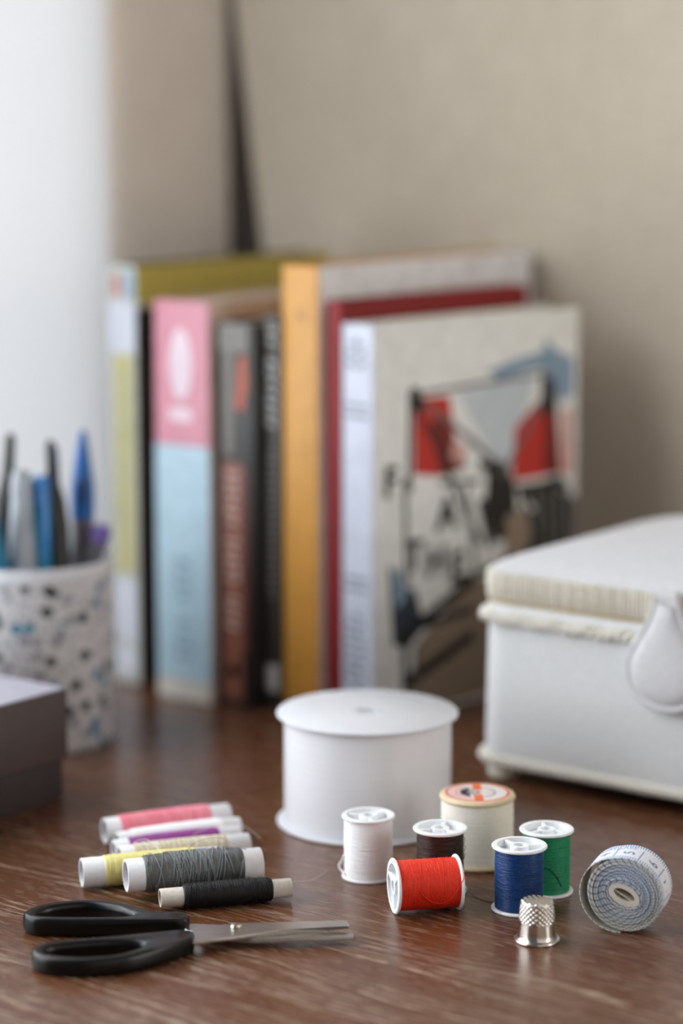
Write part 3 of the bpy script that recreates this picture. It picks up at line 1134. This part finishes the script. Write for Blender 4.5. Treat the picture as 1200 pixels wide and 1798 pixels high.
def thread_spool(label, xy, mat, r, spin=0.0, z0=1.3, z1=25.2, pitch=.36, barrel=0.0, seed=1, cross=6, rot=None, loc=None, smat=None):
    t = thing('thread_spool', label, 'thread spool', (*desk_xy(*xy), 0) if loc is None else loc, YAW, 'plastic thread spools')
    if rot is not None:
        t.rotation_mode = 'QUATERNION'
        t.rotation_quaternion = rot
    spool_core(t, spin)
    v_, f_ = wound(r * MM, z0 * MM, z1 * MM, pitch * MM, 110, .055 * MM, .05 * MM, barrel * MM, seed)
    th = mesh('thread', v_, f_, mat, t, angle=180)
    if cross:
        strands((r + .05) * MM, (z0 + 1) * MM, (z1 - 1) * MM, cross, 1.6, .13 * MM, seed + 50).build('crossing_thread', smat or mat, th, angle=180)
    return t, th


M['t_white'] = thread_mat('white_thread', rgb(246, 247, 251), rgb(253, 253, 255), .6, .4)
M['t_brown'] = thread_mat('brown_thread', rgb(40, 24, 19), rgb(64, 38, 29))
M['t_blue'] = thread_mat('blue_thread', rgb(10, 42, 92), rgb(24, 74, 136), .36)
M['t_green'] = thread_mat('green_thread', rgb(12, 112, 72), rgb(26, 146, 100), .5)
M['t_red'] = thread_mat('red_thread', rgb(222, 36, 18), rgb(248, 66, 34), .5)
M['t_cream'] = thread_mat('cream_thread', rgb(232, 226, 214), rgb(244, 238, 228), .6)
M['t_navy_line'] = thread_mat('navy_loose_thread', rgb(16, 30, 66), rgb(24, 40, 80))
M['t_dark_line'] = thread_mat('dark_loose_thread', rgb(44, 30, 26), rgb(60, 42, 36))

tw, th = thread_spool('white thread spool standing in front of the large ribbon spool', (.0110, .9556), 't_white', 9.9, R(40), pitch=.62, seed=3, cross=8)
# loose end hanging at the flange
lp = [Vector((-9.9, -1.5, 9)), Vector((-10.6, -1.0, 7)), Vector((-11.6, -.6, 5.2)), Vector((-12.0, -.6, 4.0)), Vector((-11.2, -1.2, 3.0)), Vector((-10.3, -2.2, 2.2)), Vector((-9.6, -3.2, 1.8))]
for dz in (0, .7, 1.3):
    mb = MB().add(*tube(spline([((p.x - dz * .15) * MM, (p.y - dz * .5) * MM, (p.z + dz * .6) * MM) for p in lp], 6), .32 * MM, 6))
    mb.build('loose_thread', 't_white', tw)

tbn, th = thread_spool('dark brown thread spool behind the red one', (.0397, .9379), 't_brown', 9.45, R(75), seed=5, cross=8)
mb = MB()
for q in range(3):
    a = R(5 - q * 9)
    mb.add(*tube([(9.5 * MM * math.cos(a), 9.5 * MM * math.sin(a), (22 - q * 3) * MM), (10.3 * MM * math.cos(a + .05), 10.3 * MM * math.sin(a + .05), (21 - q * 2.5) * MM), (9.7 * MM * math.cos(a + .02), 9.7 * MM * math.sin(a), (19 - q * 2.5) * MM)], .12 * MM, 4))
mb.build('loose_thread', 't_brown', tbn)
# trailing thread on the desk
p = [(9.4, -3, 1.8), (11.4, -4.0, .9), (13.5, -8.5, .25), (17, -13.5, .2), (22, -16.5, .2), (28, -17.2, .25)]
MB().add(*tube(spline([(x * MM, y * MM, z * MM) for x, y, z in p], 8), .14 * MM, 5)).build('trailing_thread', 't_dark_line', tbn)

tbl, th = thread_spool('navy blue thread spool standing behind the thimble', (.0699, .9146), 't_blue', 9.55, R(125), seed=8, cross=14, pitch=.33)
tgr, th = thread_spool('green thread spool standing behind the navy blue one', (.0824, .9365), 't_green', 9.5, R(95), seed=11, cross=6, pitch=.33)
pts = []
for a, z in ((-120, 13), (-105, 13.2), (-90, 12.4), (-78, 10.8), (-68, 8.6), (-60, 6.2), (-55, 4.6)):
    pts.append((9.75 * MM * math.cos(R(a)), 9.75 * MM * math.sin(R(a)), z * MM))
MB().add(*tube(spline(pts, 6), .16 * MM, 5)).build('loose_thread', 't_navy_line', tgr)

# red spool on its side
phi = R(12) + YAW
axis = Vector((math.cos(phi), math.sin(phi), 0))
q = axis.to_track_quat('Z', 'Y')
rx, ry = desk_xy(.0201, .9098)
trd, th = thread_spool('red thread spool lying on its side', None, 't_red', 9.75, R(20), seed=14, cross=5, pitch=.36, rot=q, loc=(rx, ry, SR))
qi = q.inverted()
up = qi @ Vector((0, 0, 1))
tow = qi @ Vector((math.sin(YAW + R(12)), -math.cos(YAW + R(12)), 0))
pts = []
for ax_, an in ((8.0, 84), (10.5, 102), (14, 118), (17.5, 124), (20.5, 113), (22.8, 96), (24.6, 80), (25.8, 68)):
    rr = 9.75 + .28 if ax_ < 24.7 else 11.1
    d = up * math.cos(R(an)) + tow * math.sin(R(an))
    pts.append((d * rr + Vector((0, 0, ax_))) * MM)
d = up * math.cos(R(62)) + tow * math.sin(R(62))
pts.append((d * 11.3 + Vector((0, 0, 26.8))) * MM)
MB().add(*tube(spline(pts, 8), .15 * MM, 5)).build('loose_thread', 't_red', trd)
fuzz(9.85 * MM, 2 * MM, 24 * MM, 160, 5).build('fuzz', 't_red', th)

# ================================================================== cotton reel
M['reel_wood'] = mottled('cream_reel_wood', rgb(206, 184, 150), rgb(220, 199, 166), 0.55, (300, 300, 60), 0.05)
bmat('label_paper', 226, 218, 216, .6); bmat('label_scarlet', 220, 84, 66, .5); bmat('label_orange', 232, 112, 62, .5); bmat('label_rose', 232, 150, 140, .5); bmat('label_navy', 26, 28, 48, .5); bmat('label_grey', 150, 146, 146, .5); bmat('label_sage', 120, 132, 126, .5)
cr = thing('cotton_reel', 'large cream cotton reel with a red and orange paper label', 'thread spool', (*desk_xy(.0567, .9747), 0), YAW)
for side in (0, 1):
    pr = [(3.5, 0), (14.6, 0), (15.5, .5), (15.9, 1.4), (15.6, 2.1), (14.6, 2.6), (3.5, 2.6)]
    pr = [(r * MM, (z if side == 0 else 30.2 - z) * MM) for r, z in pr]
    v, f = lathe(pr[::-1] if side else pr, 80, True)
    mesh('flange', v, f, 'reel_wood', cr)
v, f = lathe([(3.2 * MM, 1 * MM), (5 * MM, 1 * MM), (5 * MM, 29 * MM), (3.2 * MM, 29 * MM)], 32, True)
mesh('core', v, f, 'reel_wood', cr)
v, f = wound(14.9 * MM, 2.5 * MM, 27.8 * MM, .42 * MM, 110, .05 * MM, .05 * MM, .15 * MM, 17)
mesh('thread', v, f, 't_cream', cr, angle=180)


def disc_ring(r0, r1, z, h, seg=72, a0=0, a1=360):
    v_, f_ = [], []
    n_ = seg + 1
    for i in range(n_):
        a = R(a0 + (a1 - a0) * i / seg)
        for rr, zz_ in ((r0, z), (r1, z), (r1, z + h), (r0, z + h)):
            v_.append((rr * MM * math.cos(a), rr * MM * math.sin(a), zz_ * MM))
    for i in range(seg):
        for q_ in range(4):
            p_, s_ = i * 4 + q_, (i + 1) * 4 + q_
            f_.append((i * 4 + q_, i * 4 + (q_ + 1) % 4, (i + 1) * 4 + (q_ + 1) % 4, (i + 1) * 4 + q_))
    f_.append((0, 1, 2, 3))
    f_.append(tuple(seg * 4 + q_ for q_ in range(4))[::-1])
    return v_, f_


lab = mesh('label', *disc_ring(1.4, 13.6, 30.15, .15), 'label_paper', cr, smooth=False)
mesh('label_ring', *disc_ring(12.4, 13.5, 30.3, .04), 'label_scarlet', lab, smooth=False)
mesh('label_ring', *disc_ring(8.4, 9.6, 30.3, .04, 40, 120, 268), 'label_rose', lab, smooth=False)
for i in range(34):   # worn red lettering strokes round the rim
    a0 = 130 + i * 4.1
    mesh('label_stroke', *disc_ring(10.2 + (i % 3) * .3, 11.7 - (i % 2) * .4, 30.3, .04, 2, a0, a0 + 1.9), 'label_rose', lab, smooth=False)
MB().add(*box(-1.7 * MM, 1.9 * MM, 3.0 * MM, 13.4 * MM, 30.31 * MM, 30.37 * MM)).build('label_stripe', 'label_orange', lab, smooth=False)
MB().add(*box(-1.7 * MM, 1.9 * MM, -12.6 * MM, -3.2 * MM, 30.31 * MM, 30.37 * MM)).build('label_stripe', 'label_orange', lab, smooth=False)
MB().add(*box(-2.1 * MM, -1.75 * MM, -5.4 * MM, 5.4 * MM, 30.31 * MM, 30.39 * MM)).build('label_line', 'label_sage', lab, smooth=False)
mesh('label_oval', *disc_ring(6.9, 7.6, 30.3, .05, 40, -80, 80), 'label_sage', lab, smooth=False)
mesh('label_moon', *extrude_poly([((7.4 * math.cos(R(a))) * MM, 7.4 * math.sin(R(a)) * MM) for a in range(116, 246, 8)], 30.3 * MM, 30.36 * MM), 'label_navy', lab, smooth=False)
for j in range(4):
    MB().add(*box((-4.4 + .62 * j) * MM, (-4.1 + .62 * j) * MM, (-3 - .3 * (j % 2)) * MM, (3 - .5 * (j % 3)) * MM, 30.31 * MM, 30.37 * MM)).build('label_letter', 'label_grey', lab, smooth=False)
MB().add(*box(-4.9 * MM, -2.4 * MM, 5.0 * MM, 5.5 * MM, 30.31 * MM, 30.37 * MM)).build('label_line', 'label_navy', lab, smooth=False)
MB().add(*box(3.0 * MM, 6.0 * MM, -.3 * MM, .3 * MM, 30.31 * MM, 30.37 * MM)).build('label_line', 'label_rose', lab, smooth=False)

# ================================================================== thimble
prof = []
for k in range(9):
    a = R(-100 + 200 * k / 8)
    prof.append((8.25 + .55 * math.cos(a), .62 + .62 * math.sin(a)))
prof += [(7.9, 1.35), (7.55, 1.7), (7.3, 2.4), (7.15, 3.5)]
for k in range(1, 91):
    t = k / 90
    prof.append((7.15 - .95 * t, 3.5 + 11.3 * t))
for k in range(1, 9):
    a = R(90 * k / 8)
    prof.append((5.2 + 1.0 * math.cos(a), 14.8 + 1.0 * math.sin(a)))
for k in range(1, 14):
    t = k / 13
    prof.append((5.2 * (1 - t) if k < 13 else 0, 15.8 + .45 * (1 - (1 - t) ** 2)))
SGT = 300
v, f = lathe([(r * MM, z * MM) for r, z in prof], SGT)
nv = []
for x, y, z in v:
    r = math.hypot(x, y)
    zz_, a = z / MM, math.atan2(y, x)
    if 7.6 < zz_ < 14.9 and r > 1e-5:
        fade = min(1, (zz_ - 7.6) / .8)
        d = (math.cos(20 * a + zz_ * 3.2) * .5 + .5) * (math.cos(20 * a - zz_ * 3.2) * .5 + .5)
        d = (d - .25) * .36 * fade * MM
        nv.append((x * (1 + d / r), y * (1 + d / r), z))
    elif zz_ >= 14.9:
        gx, gy = x / MM * 3.4, y / MM * 3.4
        d = (math.cos(gx) * .5 + .5) * (math.cos(gy) * .5 + .5) * .42 * MM
        nv.append((x, y, z + d))
    else:
        nv.append((x, y, z))
# inner wall
vi, fi = lathe([(7.6 * MM, .3 * MM), (6.9 * MM, 2.4 * MM), (5.6 * MM, 14.6 * MM), (0, 15.3 * MM)][::-1], 60)
thm = thing('thimble', 'small silver metal thimble with a knurled top', 'thimble', (*desk_xy(.0741, .8781), 0), YAW + .2)
mesh('thimble_shell', nv, f, 'thimble_metal', thm, angle=180)
mesh('lining', vi, fi, 'steel', thm)

# ================================================================== measuring tape
m = new_mat('printed_tape', rgb(226, 230, 236), 0.45)
uvn = nd(m, 'ShaderNodeUVMap')
sp = nd(m, 'ShaderNodeSeparateXYZ')
lk(m, uvn.outputs['UV'], sp.inputs[0])
lu, lv = sp.outputs['X'], sp.outputs['Y']          # millimetres along, millimetres across
fr = math_n(m, 'FRACT', lu)
tick = math_n(m, 'LESS_THAN', fr, 0.42)
edge = math_n(m, 'MAXIMUM', math_n(m, 'LESS_THAN', lv, 2.6), math_n(m, 'GREATER_THAN', lv, 12.8))
mmt = math_n(m, 'MULTIPLY', tick, edge)
cmf = math_n(m, 'FRACT', math_n(m, 'DIVIDE', lu, 10.0))
cmt = math_n(m, 'MULTIPLY', math_n(m, 'LESS_THAN', cmf, 0.048), math_n(m, 'LESS_THAN', lv, 11.2))
mk = math_n(m, 'MAXIMUM', mmt, cmt)
lk(m, mixc(m, mk, rgb(228, 232, 240), rgb(92, 136, 196)), bsdf(m).inputs['Base Color'])
M['tape'] = m
M['tape_edge'] = mottled('tape_edge', rgb(168, 182, 200), rgb(196, 204, 212), 0.7, (900, 900, 900), 0.1)
m = new_mat('tape_front_edge', rgb(170, 175, 180), 0.75)
tc = nd(m, 'ShaderNodeTexCoord')
vl = nd(m, 'ShaderNodeVectorMath', operation='LENGTH')
mp = nd(m, 'ShaderNodeMapping'); mp.inputs['Scale'].default_value = (1, 1, 0)
lk(m, tc.outputs['Object'], mp.inputs['Vector']); lk(m, mp.outputs['Vector'], vl.inputs[0])
nz = noise(m, coords(m, (900, 900, 10)), 1.0, 2)
rr = math_n(m, 'ADD', math_n(m, 'MULTIPLY', vl.outputs['Value'], 60.0), math_n(m, 'MULTIPLY', math_n(m, 'SUBTRACT', nz, .5), .25))
ec = ramp(m, rr, [(0.36, rgb(196, 207, 224)), (0.62, rgb(190, 202, 222)), (0.80, rgb(220, 222, 218)), (0.95, rgb(232, 231, 221))])
uvn = nd(m, 'ShaderNodeUVMap')
sp = nd(m, 'ShaderNodeSeparateXYZ')
lk(m, uvn.outputs['UV'], sp.inputs[0])
dk_ = math_n(m, 'LESS_THAN', math_n(m, 'FRACT', math_n(m, 'DIVIDE', sp.outputs['X'], 2.7)), .24)
lk(m, mixc(m, math_n(m, 'MULTIPLY', dk_, .8), ec, rgb(46, 66, 112)), bsdf(m).inputs['Base Color'])
M['tape_front'] = m
M['tape_back'] = mottled('tape_back', rgb(196, 190, 170), rgb(206, 200, 182), 0.6, (900, 900, 900), 0.1)
M['tape_core'] = mottled('tape_core_card', rgb(200, 194, 184), rgb(214, 208, 198), 0.7, (700, 700, 700), 0.15)
bmat('tape_ink', 52, 82, 160, .5); bmat('tape_ink_grey', 150, 165, 190, .5)

TURNS, SPT, TW = 23, 72, 15.0
R0, R1 = 5.1, 15.3
TH = .30


def coil(a):
    """radius vector of the coil at winding angle a (counter-clockwise seen from the front)"""
    t = a / (2 * PI * TURNS)
    r = R0 + (R1 - R0) * min(t, 1.0)
    oval = 1.55 * math.exp(-(r - R0) / 3.2)
    tail = max(0.0, a - A_T)
    r += 2.7 * math.sin(min(1.0, tail / R(156)) * PI * .94)
    x = (r + oval) * math.cos(a)
    y = (r - oval * .75) * math.sin(a)
    c_, s_ = math.cos(R(-22)), math.sin(R(-22))
    k_ = math.exp(-(r - R0) / 6)
    # the oval of the core is turned a little clockwise
    xr, yr = x * c_ - y * s_, x * s_ + y * c_
    return Vector((x * (1 - k_) + xr * k_, y * (1 - k_) + yr * k_))


A_T = 2 * PI * (TURNS - 1) + R(112)       # where the last turn lets go
A_END = 2 * PI * (TURNS - 1) + R(268)
NTP = int(A_END / (2 * PI) * SPT)
ang = [A_END * i / NTP for i in range(NTP + 1)]
cl = [coil(a) for a in ang]
ln = [0.0]
for i in range(1, len(cl)):
    ln.append(ln[-1] + (cl[i] - cl[i - 1]).length)
# local frame: x right, y up, z away from the viewer along the roll's axis
v, f, fm, uv = [], [], [], []
for i, p in enumerate(cl):
    d = (cl[min(i + 1, NTP)] - cl[max(i - 1, 0)]).normalized()
    nr = Vector((d.y, -d.x))
    po, pi_ = p + nr * TH / 2, p - nr * TH / 2
    zj = .30 * math.sin(ang[i] / (2 * PI) * 2.4) + .16 * math.sin(ang[i] / (2 * PI) * 5.3 + 1)
    for q_, z in ((po, zj), (po, TW + zj), (pi_, TW + zj), (pi_, zj)):
        v.append((-q_.x * MM, q_.y * MM, z * MM))
for i in range(NTP):
    a, b_ = i * 4, (i + 1) * 4
    for k_, mi in ((0, 0), (1, 1), (2, 2), (3, 1)):
        k2 = (k_ + 1) % 4
        f.append((a + k_, a + k2, b_ + k2, b_ + k_))
        fm.append(mi if mi != 1 else (3 if k_ == 3 else 1))
        if mi == 0:
            uv += [(ln[i], 0), (ln[i], TW), (ln[i + 1], TW), (ln[i + 1], 0)]
        else:
            uv += [(ln[i], 1.0), (ln[i], 1.0), (ln[i + 1], 1.0), (ln[i + 1], 1.0)]      # along the edge
f.append((NTP * 4, NTP * 4 + 3, NTP * 4 + 2, NTP * 4 + 1))
fm.append(2)
uv += [(0.6, 5)] * 4
tp = thing('measuring_tape', 'rolled white and blue measuring tape standing on edge', 'tape', (0, 0, 0))
strip = mesh('tape_strip', v, f, None, tp, mats=['tape', 'tape_edge', 'tape_back', 'tape_front'], fmat=fm, angle=60)
ul = strip.data.uv_layers.new(name='UVMap')
ul.data.foreach_set('uv', [c for p in uv for c in p])
# card core with a slot
oc = [coil(2 * PI * i / 60) * .985 for i in range(60)]
icn = [Vector((4.5 * math.cos(2 * PI * i / 60), 2.2 * math.sin(2 * PI * i / 60))) for i in range(60)]
c_, s_ = math.cos(R(-24)), math.sin(R(-24))
icn = [Vector((p.x * c_ - p.y * s_, p.x * s_ + p.y * c_)) for p in icn]
v, f = [], []
for z, pts in ((-.15, oc), (-.15, icn), (TW, icn), (TW, oc)):
    v += [(-p.x * MM * .97, p.y * MM * .97, z * MM) for p in pts]
for k_ in range(4):
    for i in range(60):
        j = (i + 1) % 60
        a, b_ = k_ * 60, ((k_ + 1) % 4) * 60
        f.append((a + i, a + j, b_ + j, b_ + i))
f.append(tuple(range(120, 180)))
mesh('core', v, f, 'tape_core', tp)
mt = Matrix.Rotation(R(30), 4, 'Z')
MB().add(*box(-4.2 * MM, 4.2 * MM, -.75 * MM, -.35 * MM, .2 * MM, (TW - 1) * MM), mt).build('inner_end', 'tape_back', tp, smooth=False)


# numerals and the maker's material word on the outer turn
def angle_at(Lmm):
    lo, hi = 0, len(ln) - 1
    while hi - lo > 1:
        mid = (lo + hi) // 2
        if ln[mid] < Lmm:
            lo = mid
        else:
            hi = mid
    return ang[lo]


def tape_text(s, Lmm, v_mid, size, mat, along=False):
    def place(c):
        if along:      # letters run along the length, tops towards the far edge
            L2, across = Lmm - c.x / MM, v_mid + c.y / MM
        else:          # digit tops point back along the tape
            L2, across = Lmm + c.y / MM, v_mid + c.x / MM
        a = angle_at(L2)
        i_ = min(int(a / A_END * NTP), NTP - 1)
        fr_ = (L2 - ln[i_]) / max(1e-6, ln[i_ + 1] - ln[i_])
        p_ = cl[i_].lerp(cl[i_ + 1], fr_)
        d_ = (cl[i_ + 1] - cl[i_]).normalized()
        nr = Vector((d_.y, -d_.x))
        h = TH / 2 + .02 + c.z / MM
        return Vector((-(p_.x + nr.x * h) * MM, (p_.y + nr.y * h) * MM, across * MM))
    return text_mesh('printed_number' if not along else 'printed_word', s, size * MM, mat, strip, place, extrude=.00003, bold=False)


# outermost visible turn: from the right side (about 0 deg) over the top to the left
i_top = min(range(len(ang)), key=lambda i: abs(ang[i] - (2 * PI * (TURNS - 1) + R(62))))
L_top = ln[i_top]
cm0 = math.floor(L_top / 10) * 10
for k_, s_ in ((0, '6'), (1, '5'), (-1, '7'), (-2, '8'), (2, '4'), (3, '3')):
    tape_text(s_, cm0 + k_ * 10 + 4.6, 6.3, 6.2, 'tape_ink')
tape_text('FIBERGLASS', cm0 + 22, 11.4, 3.4, 'tape_ink_grey', True)

# pose: axis points away, to the right and slightly up
axc = Vector((.37, .925, .055)).normalized()
axw = Vector((*desk_xy(axc.x, axc.y), axc.z)).normalized()
yl = Vector((0, 0, 1)) - axw * axw.z
yl.normalize()
xl = yl.cross(axw)          # right-handed: x = y cross z
rot3 = Matrix((xl, yl, axw)).transposed()
tx_, ty_ = desk_xy(.1078, .8850)
tp.matrix_world = Matrix.Translation((tx_, ty_, (R1 + .25) * MM)) @ rot3.to_4x4()

# ================================================================== scissors
sx, sy = -.040, .8776
ox, oy = desk_xy(sx, sy)
sc = thing('scissors', 'steel scissors with black plastic handles, slightly open', 'scissors', (ox, oy, 0), YAW)


def handle(outer, inner, z0, z1):
    O = spline([((x + 40) * MM, (y - 877.6) * MM, 0) for x, y in outer], 8, True)
    I = spline([((x + 40) * MM, (y - 877.6) * MM, 0) for x, y in inner], 8, True)
    n_ = len(O)
    h = z1 - z0
    sect = [(0, .25), (0, .72), (.06, .88), (.18, .98), (.40, 1.0), (.62, .985), (.85, .92), (.95, .82), (1, .66), (1, .3), (.92, .08), (.6, 0), (.3, 0), (.08, .08)]
    m_ = len(sect)
    v_, f_ = [], []
    for i in range(n_):
        gap = (I[i] - O[i]).length
        for s_, zf in sect:
            # keep the rounding the same width where the shank is broad
            if gap > 6 * MM and s_ < .2:
                s2 = s_ * 6 * MM / gap
            elif gap > 6 * MM and s_ > .8:
                s2 = 1 - (1 - s_) * 6 * MM / gap
            else:
                s2 = s_
            p_ = O[i].lerp(I[i], s2)
            v_.append((p_.x, p_.y, z0 + zf * h))
    for i in range(n_):
        j = (i + 1) % n_
        for k_ in range(m_):
            k2 = (k_ + 1) % m_
            f_.append((i * m_ + k_, j * m_ + k_, j * m_ + k2, i * m_ + k2))
    return mesh('handle', v_, f_, 'black_plastic', sc, angle=50)


handle([(-114, 849), (-109, 840.5), (-95, 837), (-81, 839.5), (-70, 847), (-57.5, 859.5), (-55, 865.5), (-57.5, 871), (-72, 867.5), (-85, 864), (-98, 861), (-109.5, 857)],
       [(-109.5, 849.2), (-106, 845), (-95, 842.2), (-84, 844), (-77.5, 848.5), (-74, 852), (-73, 854.8), (-74, 857.6), (-79, 859), (-87, 858.6), (-97, 856.6), (-105.5, 853.6)], 0, 7.0 * MM)
handle([(-122, 889), (-117.5, 882), (-105, 880.2), (-92, 879.8), (-76, 880.2), (-61, 881.2), (-58, 884.5), (-60.5, 888.5), (-74, 891.5), (-84, 900.5), (-99, 904.5), (-115, 899)],
       [(-117.5, 889.2), (-114.5, 886.3), (-105, 885), (-95, 884.6), (-87, 884.8), (-82, 885.4), (-80, 886.6), (-80.4, 888.6), (-83, 891.8), (-88, 896.6), (-99, 900.2), (-111.5, 896)], .3 * MM, 7.6 * MM)


def blade(pts, z0, z1, edge_ids, name='blade'):
    """blade with one ground (bevelled) side"""
    P2 = [Vector(((x + 40) * MM, (y - 877.6) * MM)) for x, y in pts]
    n_ = len(P2)
    cxy = sum(P2, Vector((0, 0))) / n_
    ins = [p_ + (cxy - p_).normalized() * (.0006) for p_ in P2]
    for i in edge_ids:
        ins[i] = P2[i] + Vector((0, 1)) * .0016 * (1 if P2[i].y < cxy.y else -1)
    v_ = [(p_.x, p_.y, z0) for p_ in P2] + [(p_.x, p_.y, (z0 + z1) / 2) for p_ in P2] + [(p_.x, p_.y, z1) for p_ in ins]
    f_ = [tuple(range(n_))[::-1], tuple(range(2 * n_, 3 * n_))]
    for r_ in range(2):
        for i in range(n_):
            j = (i + 1) % n_
            f_.append((r_ * n_ + i, r_ * n_ + j, (r_ + 1) * n_ + j, (r_ + 1) * n_ + i))
    return mesh(name, v_, f_, 'steel', sc, smooth=False)


blade([(-60, 880.5), (-46, 871.5), (-32, 868.8), (4.6, 871.6), (5.2, 873.4), (4.6, 875.8), (-34, 881.5), (-48, 886), (-60, 887)], 2.2 * MM, 3.6 * MM, (6,))
blade([(-60, 861.5), (-38, 868.4), (-20, 874.4), (2.4, 880.6), (3.0, 883), (2.2, 886), (-36, 883.4), (-47, 881), (-60, 872)], 3.7 * MM, 5.2 * MM, (2, 3))
v, f = lathe([(0, 0), (2.1 * MM, 0), (2.3 * MM, .5 * MM), (1.9 * MM, 1.2 * MM), (0, 1.4 * MM)][::1], 24)
mesh('pivot_screw', v, f, 'brass', sc, loc=(.0, .0006, 5.2 * MM))

# ================================================================== thread on paper tubes
def thread_tube(label, ctr, ang_deg, L, rt, rth, z0, z1, tube_mat, mat, seed, count, turns, zc=None, srad=.16, cross_mat=None, wall=1.0, pitch=.5, fuzzn=0, barrel=.3, amp=.07):
    """lying tube; ctr = viewer-aligned mm of its near (left) end, z0..z1 the wound stretch"""
    fi_ = R(ang_deg) + YAW
    ax_ = Vector((math.cos(fi_), math.sin(fi_), 0))
    x_, y_ = desk_xy(ctr[0] * MM, ctr[1] * MM)
    t = thing('thread_tube', label, 'thread spool', (x_, y_, (zc or rth + barrel) * MM), 0, 'thread wound on paper tubes')
    t.rotation_mode = 'QUATERNION'
    t.rotation_quaternion = ax_.to_track_quat('Z', 'Y')
    pr = [(rt - wall, 0), (rt - .15, 0), (rt, .2), (rt, L - .2), (rt - .15, L), (rt - wall, L)]
    v_, f_ = lathe([(r_ * MM, z_ * MM) for r_, z_ in pr], 48, True)
    mesh('paper_tube', v_, f_, tube_mat, t)
    v_, f_ = wound((rth - .1) * MM, z0 * MM, z1 * MM, pitch * MM, 72, amp * MM, .09 * MM, barrel * MM, seed)
    # rounded shoulders where the winding ends
    v2 = []
    for x__, y__, z__ in v_:
        e = min((z__ / MM - z0), (z1 - z__ / MM))
        k_ = 1 - .5 * max(0, 1 - e / 1.5) ** 2 * (rth - rt) / rth
        v2.append((x__ * k_, y__ * k_, z__))
    th_ = mesh('thread', v2, f_, mat, t, angle=180)
    if count:
        strands((rth + .0) * MM, (z0 + .6) * MM, (z1 - .6) * MM, count, turns, srad * MM, seed + 9, 26).build('crossing_thread', cross_mat or mat, th_, angle=180)
    if fuzzn:
        fuzz((rth + .1) * MM, (z0 + 1) * MM, (z1 - 1) * MM, fuzzn, seed + 3, 1.6 * MM, .04 * MM).build('fuzz', mat, th_)
    return t


M['t_pink'] = thread_mat('pink_thread', rgb(232, 112, 134), rgb(242, 146, 162))
M['t_pink_light'] = thread_mat('light_pink_thread', rgb(244, 160, 176), rgb(250, 184, 196))
M['t_purple'] = thread_mat('purple_thread', rgb(132, 50, 134), rgb(158, 76, 158))
M['t_sand'] = thread_mat('sand_thread', rgb(196, 184, 158), rgb(216, 205, 182))
M['t_yellow'] = thread_mat('yellow_thread', rgb(226, 217, 132), rgb(238, 230, 160))
M['t_grey'] = thread_mat('grey_thread', rgb(76, 78, 79), rgb(104, 107, 108), .4, 0, .6)
M['t_grey_light'] = thread_mat('pale_grey_thread', rgb(118, 123, 126), rgb(140, 146, 149), .4, 0, .6)
M['t_black'] = thread_mat('black_thread', rgb(8, 8, 9), rgb(20, 20, 21), .55)

thread_tube('pink thread on a white paper tube, farthest from the scissors', (-101.6, 998.2), 24, 56.8, 5.6, 6.1, 6.5, 47.5, 'paper_tube', 't_pink', 61, 22, 4, cross_mat='t_pink_light')
thread_tube('white thread on a paper tube between the pink and purple ones', (-95.0, 985.9), 24, 55.5, 4.4, 4.9, 6, 47, 'paper_tube', 't_white', 62, 16, 4)
tpu = thread_tube('purple thread on a white paper tube', (-95.6, 975.2), 23, 56.5, 4.3, 4.7, 6.5, 46.5, 'paper_tube', 't_purple', 63, 20, 4)
tsa = thread_tube('sand coloured thread on a white paper tube', (-92.0, 963.2), 19.5, 56, 4.9, 5.3, 6, 46, 'paper_tube', 't_sand', 64, 22, 4, cross_mat='t_cream')
thread_tube('pale yellow thread on a white paper tube half hidden by the grey one', (-105.2, 940.2), 16.5, 56.5, 5.9, 6.3, 9, 48, 'paper_tube', 't_yellow', 65, 20, 5)
tg = thread_tube('grey thread wound criss-cross on a white paper tube', (-86.0, 926.2), 16.5, 55.5, 6.6, 7.4, 7.0, 47.5, 'paper_tube', 't_grey', 66, 110, 3.2, srad=.17, cross_mat='t_grey', fuzzn=160, barrel=.55, zc=9.9)
MB().add(*box(-5 * MM, -3.2 * MM, -2.5 * MM, 2.5 * MM, 5.0 * MM, 12 * MM)).build('paper_tail', 'paper_tube', tg, smooth=False)
strands(8.0 * MM, 8 * MM, 47 * MM, 18, 2.6, .17 * MM, 301, 26).build('crossing_thread', 't_grey_light', tg, angle=180)
tk = thread_tube('fuzzy black thread on a slim cream card tube', (-71.4, 912.6), 14.6, 53.0, 3.75, 4.7, 9.0, 45.0, 'card_tube', 't_black', 67, 60, 4.5, srad=.2, fuzzn=520, wall=.8, barrel=.4, amp=.1)
# wisps of loose thread over the tubes
def wisp(parent_name, pts, mat, rad=.09):
    pp = [Vector((*desk_xy(x * MM, y * MM), z * MM)) for x, y, z in pts]
    par = parent_name
    inv = (Matrix.Translation(par.location) @ par.rotation_quaternion.to_matrix().to_4x4()).inverted()
    MB().add(*tube([inv @ p_ for p_ in spline(pp, 8)], rad * MM, 4)).build('loose_thread', mat, par)


wisp(tg, [(-72, 931, 17.9), (-76, 940, 19), (-80, 952, 17), (-84, 960, 14), (-86, 964, 11.8)], 't_cream')
wisp(tg, [(-62, 934, 17.9), (-58, 941, 19.6), (-50, 945, 19.8), (-44, 942, 18.4), (-40, 939, 17.6)], 't_grey_light')
wisp(tg, [(-40, 939.5, 17), (-37, 940, 15.6), (-36, 938, 12), (-37.2, 934, 6)], 't_grey')
wisp(tk, [(-24, 926, 7), (-18, 934, 5), (-12, 945, 2), (-6, 962, .4)], 't_cream', .06)
wisp(tsa, [(-62, 976, 11.8), (-52, 984, 13.6), (-42, 986, 12.6), (-34, 982, 8)], 't_cream')
